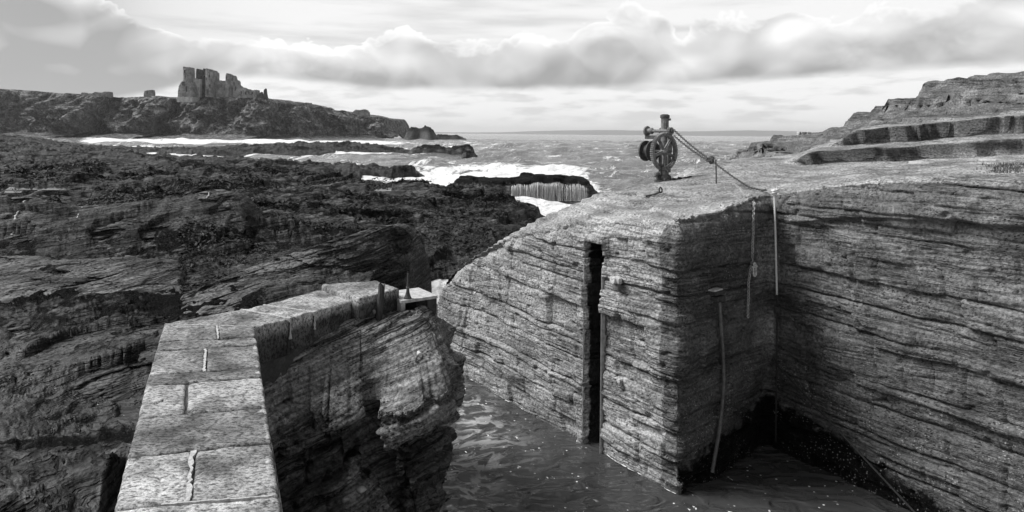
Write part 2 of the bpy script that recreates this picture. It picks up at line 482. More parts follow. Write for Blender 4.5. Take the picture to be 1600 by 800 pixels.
def coping_mat():
    m, n, b = new_mat('coping_stone')
    P = n.node('ShaderNodeNewGeometry').outputs['Position']
    rnd = n.node('ShaderNodeObjectInfo').outputs['Random']
    x, y, z = n.sep(P)
    pits = n.noise(n.comb(n.mul(x, 20), n.mul(y, 34), n.mul(z, 20)), 1.0, 5, 0.7)
    stain = n.noise(P, 2.4, 5, 0.65)
    gr = n.noise(P, 90.0, 3, 0.6)
    c = n.mul(0.31, n.step(rnd, 0.0, 1.0, 0.68, 1.18))
    c = n.mul(c, n.step(stain, 0.34, 0.64, 0.42, 1.35))
    c = n.mul(c, n.step(n.noise(P, 0.9, 4, 0.6), 0.35, 0.62, 0.72, 1.15))
    c = n.mul(c, n.step(pits, 0.36, 0.58, 0.22, 1.2))
    c = n.mul(c, n.step(gr, 0.2, 0.8, 0.7, 1.3))
    pale = n.attr('pale')
    pn = n.step(n.add(pale, n.mul(n.sub(n.noise(P, 9.0, 5, 0.7), 0.5), 1.3)), 0.45, 0.75)
    c = n.mix(pn, c, n.mul(0.66, n.step(gr, 0.2, 0.8, 0.75, 1.15)))
    c = n.mul(c, n.step(n.mul(n.attr('side_shade'), n.add(0.6, n.noise(P, 4.0, 4, 0.6))), 0.2, 1.0, 1.0, 0.22))  # side faces darkened, their shade put into the colour
    n.put(b.inputs['Base Color'], n.grey(c))
    b.inputs['Roughness'].default_value = 0.85; b.inputs['Specular IOR Level'].default_value = 0.2
    bump(n, b, n.add(pits, n.mul(gr, 0.25)), 0.9, 0.018)
    return m
M['coping'] = coping_mat()

def sea_mat():
    m, n, b = new_mat('sea_water')
    P = n.node('ShaderNodeNewGeometry').outputs['Position']
    x, y, z = n.sep(P)
    foam = n.attr('foam'); fleck = n.attr('fleck'); calm = n.attr('calm')
    warp = n.noise(P, 0.12, 3, 0.5)
    q = n.comb(n.add(x, n.mul(warp, 9)), n.mul(n.add(y, n.mul(warp, 14)), 1.0), 0.0)
    f1 = n.noise(q, 0.16, 8, 0.66)
    f2 = n.noise(q, 1.1, 5, 0.7)
    fm = n.step(n.add(foam, n.add(n.mul(n.sub(f1, 0.5), 1.6), n.mul(n.sub(f2, 0.5), 0.9))), 0.44, 0.62)
    # flecks of froth on the harbour water, drawn out along the eddies
    wr = n.noise(P, 0.8, 3, 0.5)
    qf = n.comb(n.add(n.add(x, n.mul(y, 0.55)), n.mul(wr, 1.6)), n.mul(n.sub(y, n.mul(x, 0.5)), 0.45), 0.0)
    fl = n.mul(n.step(n.noise(qf, 5.5, 4, 0.6), 0.66, 0.70), n.step(n.noise(P, 0.9, 3, 0.6), 0.44, 0.58))
    dots = n.mul(n.step(n.voro(n.comb(x, y, 0.0), 7.0), 0.16, 0.10), n.step(n.noise(P, 1.5, 3, 0.6), 0.50, 0.60))
    fm = n.m('MAXIMUM', fm, n.mul(fleck, n.m('MAXIMUM', fl, dots)))
    # pale swirls on the channel: froth plus sky reflection painted into the colour
    sw = n.noise(P, 0.55, 3, 0.5, 1.2)
    qs = n.comb(n.add(n.mul(x, 1.0), n.mul(sw, 3.0)), n.add(n.mul(y, 1.5), n.mul(sw, 2.0)), 0.0)
    froth_glint = n.mul(n.step(n.noise(qs, 2.2, 4, 0.55), 0.47, 0.60), n.step(n.noise(P, 0.45, 2, 0.5), 0.42, 0.56))
    froth_glint = n.mul(n.mul(froth_glint, fleck), n.step(n.add(x, n.mul(n.sub(y, 11.0), 0.25)), 1.6, -0.2))
    b.inputs['IOR'].default_value = 1.34
    b.inputs['Specular IOR Level'].default_value = 1.0
    ft = n.noise(P, 3.0, 5, 0.7)
    n.put(b.inputs['Base Color'], n.grey(n.mix(fm, n.add(n.mix(calm, 0.16, 0.05), n.mul(froth_glint, 0.34)), n.step(ft, 0.2, 0.8, 0.60, 0.88))))
    n.put(b.inputs['Roughness'], n.mix(fm, n.mix(calm, 0.10, 0.04), 0.7))
    w1 = n.noise(n.comb(n.mul(x, 0.45), n.mul(y, 0.8), 0.0), 1.0, 6, 0.62)
    w2 = n.noise(n.comb(n.mul(x, 1.3), n.mul(y, 2.6), 0.0), 1.0, 4, 0.6)
    hs = n.add(n.mul(w1, 1.0), n.mul(w2, 0.22))
    k = n.node('ShaderNodeBump'); n.put(k.inputs['Strength'], n.mix(calm, 1.0, 0.0)); k.inputs['Distance'].default_value = 0.8
    n.put(k.inputs['Height'], hs)
    hc = n.noise(n.comb(n.add(n.mul(x, 1.0), n.mul(wr, 1.2)), n.mul(y, 1.7), 0.0), 1.7, 2, 0.45, 0.6)
    bump(n, b, n.mul(hc, calm), 1.0, 0.16, k.outputs[0])
    return m
M['sea'] = sea_mat()
def pool_mat():
    m, n, b = new_mat('still_pool_water')
    b.inputs['Base Color'].default_value = (0.03, 0.03, 0.03, 1); b.inputs['IOR'].default_value = 1.33
    P = n.node('ShaderNodeNewGeometry').outputs['Position']
    b.inputs['Roughness'].default_value = 0.05
    bump(n, b, n.noise(P, 3.0, 3, 0.5), 0.1, 0.01)
    return m
M['pool'] = pool_mat()

# ------------------------------------------------------------------ bedding relief
rng = np.random.RandomState(11)
def make_beds(z0, z1, lo, hi, seed):
    r = np.random.RandomState(seed); zs = [z0]
    while zs[-1] < z1: zs.append(zs[-1] + (lo + (hi - lo) * r.rand() ** 1.6))
    return np.array(zs), r.rand(len(zs) + 1), r.rand(len(zs) + 1)
BEDS = make_beds(-9, 4, 0.10, 0.8, 5)
FINEB = make_beds(-9, 4, 0.03, 0.16, 9)
def strata(P, tilt=(0, 0), amp=1.0, beds=BEDS, fine=FINEB, warp=0.11, al=None):
    """outward relief (m) of bedded rock at points P"""
    x, y, z = P[..., 0], P[..., 1], P[..., 2]
    zc = z + tilt[0] * x + tilt[1] * y + warp * fbm(xyz(x * .28, y * .28, z * .15), 3) + 0.012 * fbm(xyz(x * 2.5, y * 2.5, z * 2.5), 3, .6)
    out = 0
    zs0, _, rt = beds
    kb = np.clip(np.searchsorted(zs0, zc), 1, len(zs0) - 1)
    cross = (rt[kb] - .5) * .22 * (x - y) * .7      # cross-bedding: laminae lean differently in every bed
    for lev, ((zs, r1, r2), a, gw, gd) in enumerate(((beds, 0.050, 0.015, 0.11), (fine, 0.012, 0.009, 0.026))):
        zq = zc if lev == 0 else zc + cross
        k = np.searchsorted(zs, zq); k = np.clip(k, 1, len(zs) - 1)
        dlo = zq - zs[k - 1]; dhi = zs[k] - zq
        off = (r1[k] - 0.5) * 2 * a
        off = off * (0.4 + 1.1 * perlin(xyz(x * .8 + k * 3.1, y * .8, k * 1.7 + 0.5)))
        near = np.minimum(dlo, dhi); kk = np.where(dlo < dhi, k - 1, k)
        lamz = 1.0 if lev == 0 else (rt[kb] > .5) * .42 - .16
        act = np.clip((0.18 if lev == 0 else lamz) + 1.7 * perlin(xyz(x * (.45 + .5 * lev) + kk * 5.3, y * (.45 + .5 * lev), kk * 2.3 + .2)) + (r2[kk] - 0.55) * 1.5, 0, 1)
        wv = gw * (.7 + .9 * np.clip(perlin(xyz(x * 2.3 + kk, y * 2.3, kk * 1.1 + 7)) + .4, 0, 1))
        g = np.exp(-(near / wv) ** 2) * gd * act
        th = zs[k] - zs[k - 1]
        rnd_ = -0.3 * a * (2 * np.abs(dlo / th - 0.5)) ** 3
        out = out + off - g + rnd_
    out = out + 0.035 * fbm(xyz(x * 1.6, y * 1.6, z * 2.6), 3) + 0.010 * fbm(xyz(x * 5, y * 5, z * 14), 4, 0.62)
    if al is not None:
        # beds broken by upright joints into blocks of uneven length, some stand back
        ln_ = .45 + 1.5 * beds[2][kb]; aw = al + .05 * fbm(xyz(x * 2, y * 2, z * 2 + 5), 2) + beds[1][kb] * 7.0 + .10 * (zc - zs0[kb])
        blk = np.floor(aw / ln_); fb = aw / ln_ - blk
        rb_ = perlin(xyz(blk * 1.73 + .5, kb * 2.31 + .5, 0 * blk + .5)); rj = perlin(xyz(blk * 2.17 + .3, kb * 1.31 + .7, 0 * blk + 3.5))
        dj = np.minimum(fb, 1 - fb) * ln_
        out = out + .095 * np.clip(rb_ * 1.4, -.8, .5) - np.clip(rj + .18, 0, .5) * .15 * np.exp(-(dj / .016) ** 2)
    # pits and plucked-out bits
    pit = perlin(xyz(x * 4.3 + 9, y * 4.3, z * 6.2)); out = out - 0.05 * sstep(pit, 0.50, 0.66)
    pit = perlin(xyz(x * 9.3 + 4, y * 9.3, z * 14)); out = out - 0.02 * sstep(pit, 0.45, 0.6)
    return out * amp
def smooth_poly(pts, step, rad=1):
    pts = np.array(pts, float); out = []
    for a, b in zip(pts[:-1], pts[1:]):
        L = np.linalg.norm(b[:2] - a[:2]); n = max(2, int(L / step))
        t = np.linspace(0, 1, n, endpoint=False)[:, None]
        out.append(a + (b - a) * t)
    out.append(pts[-1:])
    p = np.concatenate(out, 0)
    for _ in range(rad):
        q = p.copy(); q[1:-1] = (p[:-2] + 2 * p[1:-1] + p[2:]) / 4; p = q
    return p
def normals2d(p, side=1):
    d = np.gradient(p[:, :2], axis=0); d /= np.linalg.norm(d, axis=1)[:, None]
    return np.stack([d[:, 1], -d[:, 0]], 1) * side

# ================================================================== the setting
# ------------------------------------------------------------------ harbour rock (right side: quarried walls, ledge, hill)
CORNER = np.array([2.9, 11.7]); INNER = np.array([5.2, 13.7]); FAR1 = np.array([-2.1, 18.7])
def ab(a, b): return (0.8 * a + 0.6 * b, -0.6 * a + 0.8 * b)
top_pts = [  # x, y, z of the rock top
    (-2.1, 18.7, -4.1), (-1.45, 17.8, -3.35), (-0.58, 16.6, -2.7), (0.29, 15.4, -2.25), (1.42, 13.8, -1.78), (2.9, 11.7, -1.5),
    (4.0, 12.7, -1.35), (5.2, 13.7, -1.15), (5.8, 12.6, -.88), (6.2, 12.0, -.74), (7.45, 9.95, -.62), (9.5, 6.5, -.5),
    (3.8, 17, -1.2), (3.0, 15, -1.35), (2.2, 16.4, -1.36), (0.95, 16.8, -1.95), (0.0, 17.0, -2.55), (4.3, 15.2, -1.15),
    (3.6, 18.6, -1.35), (2.6, 18.0, -1.75), (1.5, 18.3, -2.6), (.3, 18.6, -3.6), (-1.0, 19.4, -4.6), (-1.5, 20.3, -6.0), (0.5, 22, -7),
    (3.2, 20.5, -3.0), (3.0, 23, -7), (1.5, 20.5, -4.9), (0.8, 27, -7.5), (3.5, 30, -7.5),
    (4.7, 18.6, -1.2), (5.05, 19.2, -.86), (5.9, 19.6, -.70), (6.8, 20.2, -.66), (5.2, 21.5, -1.8), (6, 24, -3.5), (7, 27, -5), (6, 35, -8), (6, 42, -8),
    (5.0, 16.4, -1.05), (6.5, 16.5, -.98), (8, 19, -.80), (10, 17.5, -.58), (12, 16, -.38), (9, 14, -.62), (16, 13, -.1), (14, 9, -.2), (20, 8, 0),
]
for a, b, z in [(-9.3, 26, -.84), (-9.3, 30, -1.0), (-8.6, 28, -.72), (-7.9, 24, -.70), (-7.2, 28, -.12), (-6.6, 24, -.25), (-6.5, 30, -.12), (-6.0, 30, .12), (-4.6, 24, -.2), (-4.6, 30, .38),
                (-2.9, 24, 0.0), (-2.9, 30, .62), (0, 24, .25), (0, 30, 1.05), (5, 24, .5), (5, 30, 1.7), (15, 24, 1.2), (15, 30, 2.8),
                (-9.3, 36, -4), (-6, 38, -2), (-2, 38, -1), (3, 38, -0.5), (12, 38, 1), (-10.5, 24, -2.2), (-11, 30, -5)]:
    X, Y = ab(a, b); top_pts.append((X, Y, z))
top_f = rbf([(p[0], p[1]) for p in top_pts], [p[2] for p in top_pts])
def ledge_z(x, y):
    """height of the right-hand rock top"""
    z = top_f(x, y)
    a = 0.8 * x - 0.6 * y; b = 0.6 * x + 0.8 * y
    n1 = fbm(xyz(a * .5, b * .5, 0 * a), 3) * 0.35
    # two benches at the foot of the hill, with ragged edges
    s1 = sstep(a, -5.6, -4.6) * sstep(b + n1 * .5, 19.95, 20.03) * np.minimum(.30 + .012 * (a + 5), .42)
    s2 = sstep(a, -4.6, -3.6) * sstep(b + n1, 21.2, 21.3) * np.minimum(.34 + .012 * (a + 5), .46)
    s3 = sstep(a + .2 * n1, -2.95, -2.8) * sstep(b, 25.5, 25.7) * 0.36
    s4 = sstep(a + .3 * n1, -5.1, -5.0) * sstep(b, 26.5, 26.7) * 0.2
    z = z + s1 + s2 + s3 + s4
    # bedded terraces on the hill
    hill = sstep(b, 21.5, 23.0) * sstep(a, -11, -8)
    per = 0.27
    w = z + 0.05 * a * 0.0 + .16 * fbm(xyz(x * .35, y * .35, 0 * x + 3), 3)
    k = np.floor(w / per); f = w / per - k
    tz = (k + sstep(f, 0.70, 0.90)) * per - (w - z)
    z = z * (1 - .9 * hill) + tz * .9 * hill
    z = z + hill * 0.10 * fbm(xyz(x * 1.1, y * 1.1, 0 * x + 8), 4)
    flat = 1 - hill
    z = z + 0.045 * fbm(xyz(x * .9, y * .9, 0 * x + 5), 3) + 0.014 * fbm(xyz(a * 3.5, b * 9, 0 * x + 5), 4, .6)
    # small ledges on the crane platform
    w2 = z + 0.05 * fbm(xyz(x, y, 0 * x + 1), 2); k2 = np.floor(w2 / .12); f2 = w2 / .12 - k2
    tz2 = (k2 + sstep(f2, .72, .96)) * .12 - (w2 - z)
    low = sstep(z, -1.0, -1.5)
    return z * (1 - .6 * flat * low) + tz2 * .6 * flat * low

SLOT_W = 0.46
def build_harbour_rock():
    Ek = [(1.2, 23.5), (-1.3, 20.3), FAR1, CORNER, INNER, (9.6, 6.4)]
    Bk = [(1.6, 27), (1.6, 28), (2.6, 30), (6.5, 44), (17, 46), (55, 34)]
    st = [0.10, 0.07, 0.034, 0.034, 0.036]
    E = []; B = []
    for i in range(5):
        L = np.linalg.norm(np.subtract(Ek[i+1], Ek[i])); n = int(L / st[i])
        t = np.linspace(0, 1, n, endpoint=False)[:, None]
        E.append(np.array(Ek[i]) * (1 - t) + np.array(Ek[i+1]) * t); B.append(np.array(Bk[i]) * (1 - t) + np.array(Bk[i+1]) * t)
    E = np.concatenate(E); B = np.concatenate(B)
    for _ in range(22):
        q = E.copy(); q[1:-1] = (E[:-2] + 2 * E[1:-1] + E[2:]) / 4; E = q
    N = normals2d(E)
    for _ in range(16):
        q = N.copy(); q[1:-1] = (N[:-2] + 2 * N[1:-1] + N[2:]) / 4; N = q
    N /= np.linalg.norm(N, axis=1)[:, None]
    ns = len(E)
    # wavy plan of the old cut
    zt = ledge_z(E[:, 0], E[:, 1]) - 0.05
    nz = 360
    r = np.linspace(0, 1, nz)
    Z = -7.2 + (zt[:, None] + 7.2) * r[None]
    P = np.zeros((ns, nz, 3)); P[..., 0] = E[:, None, 0]; P[..., 1] = E[:, None, 1]; P[..., 2] = Z
    al_ = np.concatenate([[0], np.cumsum(np.linalg.norm(np.diff(E, axis=0), axis=1))])[:, None] + 0 * Z
    d = strata(P, tilt=(0.015, -0.012), al=al_)
    plan = .10 * fbm(xyz(P[..., 0] * .45, P[..., 1] * .45, P[..., 2] * .35 + 4), 3)
    # which wall am I on
    u1 = (FAR1 - CORNER) / np.linalg.norm(FAR1 - CORNER)
    s1 = (E - CORNER) @ u1; on1 = np.abs((E - CORNER) @ np.array([u1[1], -u1[0]])) < 0.12
    # the far, natural end of wall 1 leans back towards its top
    nat = sstep(s1, 3.6, 8.5)[:, None] * on1[:, None]
    lean = -nat * 0.45 * sstep(P[..., 2], -5.0, -2.5)
    # rounded shoulder towards the top edge
    dtop = zt[:, None] - Z
    shoulder = -.16 * np.exp(-(np.abs(dtop) / .13) ** 1.5)
    # vertical cracks
    along = np.concatenate([[0], np.cumsum(np.linalg.norm(np.diff(E, axis=0), axis=1))])[:, None]
    crack = np.zeros_like(d)
    for c0, w, lo, hi, sl in ((4.1 + 5.3, .02, -6, -2.2, .06), (5.5 + 5.3, .018, -6, -2.5, -.05), (2.6 + 5.3, .03, -7, -3.2, .1), (6.9 + 5.3, .02, -6, -1.9, .03), (19.2, .015, -4.6, -.4, .04), (18.3, .02, -7, -3.9, .2), (21.0, .02, -7, -3.9, -.1)):
        cc = c0 + sl * Z + .05 * fbm(xyz(Z * 1.2, 0 * Z, 0 * Z + c0), 3)
        crack += np.exp(-((along - cc - .12 * fbm(xyz(Z * .5, 0 * Z + c0, 0 * Z), 2)) / (w * .7)) ** 2) * .07 * sstep(fbm(xyz(Z * .7 + c0, 0 * Z, 0 * Z + 2), 2), -.25, .15) * sstep(Z, lo, lo + .3) * (1 - sstep(Z, hi - .3, hi))
    off = d + plan + lean + shoulder - crack
    # chipped outer corner, bed by bed
    kb_ = np.clip(np.searchsorted(BEDS[0], Z + .02 * fbm(xyz(E[:, 0][:, None] * 2, E[:, 1][:, None] * 2, Z), 2)), 0, len(BEDS[0]) - 1)
    dc_ = np.linalg.norm(E - CORNER, axis=1)[:, None]
    chip = BEDS[2][kb_]; off = off - (.02 + .17 * chip ** 2) * np.exp(-(dc_ / (.12 + .25 * chip)) ** 2) - .08 * np.exp(-(dc_ / .3) ** 2) * np.clip(fbm(xyz(Z * 2.2, dc_ * 3, 0 * Z + 8), 3), 0, 1)
    # block-wise steps high on wall 3 (upper course stands proud)
    s3 = (E - INNER) @ (np.array([4.4, -7.3]) / np.linalg.norm([4.4, -7.3])); on3 = (s3 > 0.1)
    off += on3[:, None] * .10 * sstep(dtop, .62, .56) * sstep(s3, .3, 1.0)[:, None]
    # the gate slot cut down wall 1
    S0 = 1.97
    slot = (sstep(s1, S0 - .014, S0) * (1 - sstep(s1, S0 + SLOT_W, S0 + SLOT_W + .014)) * on1)[:, None] * sstep(-Z, 2.16, 2.20)
    hole = (sstep(s1, S0 - .10, S0 - .06) * (1 - sstep(s1, S0 + SLOT_W, S0 + SLOT_W + .03)) * on1)[:, None] * sstep(-Z, 2.12, 2.20) * (1 - sstep(-Z, 2.46, 2.50))
    off = off * (1 - .85 * np.maximum(slot, hole)) - .40 * slot - .34 * hole * (1 - slot) - .12 * hole * slot
    # undercut at the water, near the inner corner
    P[..., 0] += N[:, None, 0] * off; P[..., 1] += N[:, None, 1] * off
    # ---- top
    nq = 380
    q = np.linspace(0, 1, nq + 1)[1:] ** 1.75
    T = np.zeros((ns, nq, 3))
    xy = E[:, None, :] * (1 - q)[None, :, None] + B[:, None, :] * q[None, :, None]
    dist = np.linalg.norm(xy - E[:, None, :], axis=2)
    fade = np.exp(-dist / .22)
    edge = off[:, -1][:, None] * fade
    T[..., 0] = xy[..., 0] + N[:, None, 0] * edge; T[..., 1] = xy[..., 1] + N[:, None, 1] * edge
    T[..., 2] = ledge_z(xy[..., 0], xy[..., 1]) - 0.05 * np.exp(-dist / .06)
    hm = sstep(0.6 * xy[..., 0] + 0.8 * xy[..., 1], 21.5, 23) * sstep(0.8 * xy[..., 0] - 0.6 * xy[..., 1], -11, -8)
    sh_ = strata(T, tilt=(0.03, -0.02), amp=2.6, warp=.3) * hm
    T[..., 0] -= .6 * sh_; T[..., 1] -= .8 * sh_
    # undercut benches: the upper edge hangs over the lower
    aa = 0.8 * xy[..., 0] - 0.6 * xy[..., 1]; bb = 0.6 * xy[..., 0] + 0.8 * xy[..., 1]
    nn1 = fbm(xyz(aa * .5, bb * .5, 0 * aa), 3) * 0.35
    o1 = sstep(aa, -5.6, -4.6) * sstep(bb + nn1 * .5, 19.97, 20.03) * np.exp(-np.maximum(bb + nn1 * .5 - 20.03, 0) / .6) * .42
    o2 = sstep(aa, -4.6, -3.6) * sstep(bb + nn1, 21.22, 21.3) * np.exp(-np.maximum(bb + nn1 - 21.3, 0) / .6) * .55
    T[..., 0] -= .6 * (o1 + o2); T[..., 1] -= .8 * (o1 + o2)
    A = np.concatenate([P, T], 1)
    x, y, z = A[..., 0], A[..., 1], A[..., 2]
    on2 = ((s1 < 0.05) & (s3 < 0.1) & ~on1)
    wallmask = np.concatenate([np.ones((ns, nz)), np.zeros((ns, nq))], 1)
    s2 = (E - CORNER) @ ((INNER - CORNER) / np.linalg.norm(INNER - CORNER))
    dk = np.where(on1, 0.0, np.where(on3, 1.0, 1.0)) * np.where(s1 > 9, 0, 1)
    # tide-wet basin walls, with the shade of wall faces and inner corner painted in
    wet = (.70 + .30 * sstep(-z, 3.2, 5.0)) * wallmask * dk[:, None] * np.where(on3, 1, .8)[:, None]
    wet = np.maximum(wet, wallmask * on2[:, None] * (.15 + .65 * sstep(s2, .5, 1.9))[:, None])  # shaded wall darkens towards the inner corner, painted in
    wet = np.maximum(wet, wallmask * on3[:, None] * (1 - sstep(s3, .0, 2.2))[:, None] * .8)  # same painted corner shade on the right-hand wall
    wet = np.maximum(wet, wallmask * sstep(-z, 5.95, 6.2) * .5)
    wet = np.maximum(wet, wallmask * on3[:, None] * (1 - sstep(-z, 1.15, 1.5)) * .58)
    wet[:, :nz] = np.maximum(wet[:, :nz], np.maximum(slot, hole) * .95)  # slot and hole darkened throughout, recess shade painted in
    slot_shade = np.maximum(slot * (s1 > S0 + SLOT_W * .5)[:, None], hole)  # far half of the slot and the hole blackened as painted shade
    barn = wallmask * on2[:, None] * (sstep(-z, 3.6, 1.8)) * 1.0
    barn = np.maximum(barn, wallmask * on3[:, None] * (.22 + .5 * (1 - sstep(s3, .3, 1.2))[:, None] * sstep(-z, 3.4, 2.6)))
    barn = np.maximum(barn, wallmask * (on3 | on2)[:, None] * sstep(-z, 3.8, 4.6) * .75)
    wet[:, nz:] = np.maximum(wet[:, nz:], np.maximum(hm * .66, .95 * sstep(aa, -5.6, -4.6) * np.maximum(np.exp(-((bb + nn1 * .5 - 20.02) / .10) ** 2), np.exp(-((bb + nn1 - 21.27) / .12) ** 2) * sstep(aa, -4.6, -3.6))))  # hill toned darker; undercut shade painted along the bench fronts
    weed = sstep(-z, 3.1, 4.2) * (1 - wallmask) * .9
    weed[:, :nz] = np.maximum(weed[:, :nz], slot_shade * 1.5)
    # algae and painted shade blacken the foot of the inner corner, pale lichen rosettes beside the rope
    dI = np.linalg.norm(E - INNER, axis=1)[:, None]
    weed = np.maximum(weed, wallmask * (1 - on1.astype(float))[:, None] * sstep(-z - .20 * np.minimum(dI, 4), 4.7, 5.5) * .75)
    for sl_, zl2, rl_ in ((.22, -2.46, .10), (.30, -2.22, .07), (.34, -1.52, .08), (.12, -2.46, .06), (.42, -1.72, .05)):
        pl_ = INNER + np.array([4.4, -7.3]) / np.linalg.norm([4.4, -7.3]) * sl_
        barn = np.maximum(barn, 3.0 * np.exp(-((np.hypot(x - pl_[0], y - pl_[1]) ** 2 + (z - zl2) ** 2) / rl_ ** 2)) * wallmask)
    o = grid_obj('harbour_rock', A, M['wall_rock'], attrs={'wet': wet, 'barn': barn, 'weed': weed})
    tag(o, 'quarried sandstone harbour walls with bare ledge and stepped hill above', kind='structure')
    # froth line where the lit wall meets the water
    kz = np.argmin(np.abs(P[..., 2] - SEA), axis=1); wl = P[np.arange(ns), kz]; sel = np.where((s1 > -.1) & (s1 < 9) & on1 & ~((s1 > S0 - .05) & (s1 < S0 + SLOT_W + .05)))[0]
    r_ = np.random.RandomState(2); w_ = .004 + .035 * np.clip(fbm(xyz(s1 * 2.0, 0 * s1, 0 * s1 + 3), 3), 0, 1)
    a_ = wl[sel]; b_ = a_.copy(); b_[:, :2] += N[sel] * (w_[sel] + .008)[:, None]; a_[:, 2] = SEA + .012; b_[:, 2] = SEA + .014
    gate = (fbm(xyz(s1 * 1.1, 0 * s1, 0 * s1 + 9), 3) > .0)[sel][:, None]; gate &= (np.abs(s1[sel] - S0 - SLOT_W / 2) > SLOT_W / 2 + .15)[:, None]; a_ = np.where(gate, a_, a_ - [0, 0, .15]); b_ = np.where(gate, b_, a_ - [0, 0, .1]); c_ = a_.copy(); c_[:, 2] += gate[:, 0] * (.006 + w_[sel] * .3)
    fo = grid_obj('froth_line', np.stack([c_, a_, b_], 1), M['foamsolid']); tag(fo, 'thin white froth line along the foot of the lit wall', kind='stuff')
    # coarse copy of the surface for setting fittings on it
    G = A[::2, :nz + 120:2]; n_, m_ = G.shape[:2]; idx = np.arange(n_ * m_).reshape(n_, m_)
    q = np.stack([idx[:-1, :-1], idx[1:, :-1], idx[1:, 1:], idx[:-1, 1:]], -1).reshape(-1, 4)
    return BVHTree.FromPolygons(G.reshape(-1, 3).tolist(), q.tolist())
ROCK = build_harbour_rock()
def on_rock(px, py, fallback):
    d = Vector(ray(px, py)).normalized(); h_ = ROCK.ray_cast(Vector((0, 0, 0)), d)[0]
    return np.array(h_) if h_ is not None else fallback

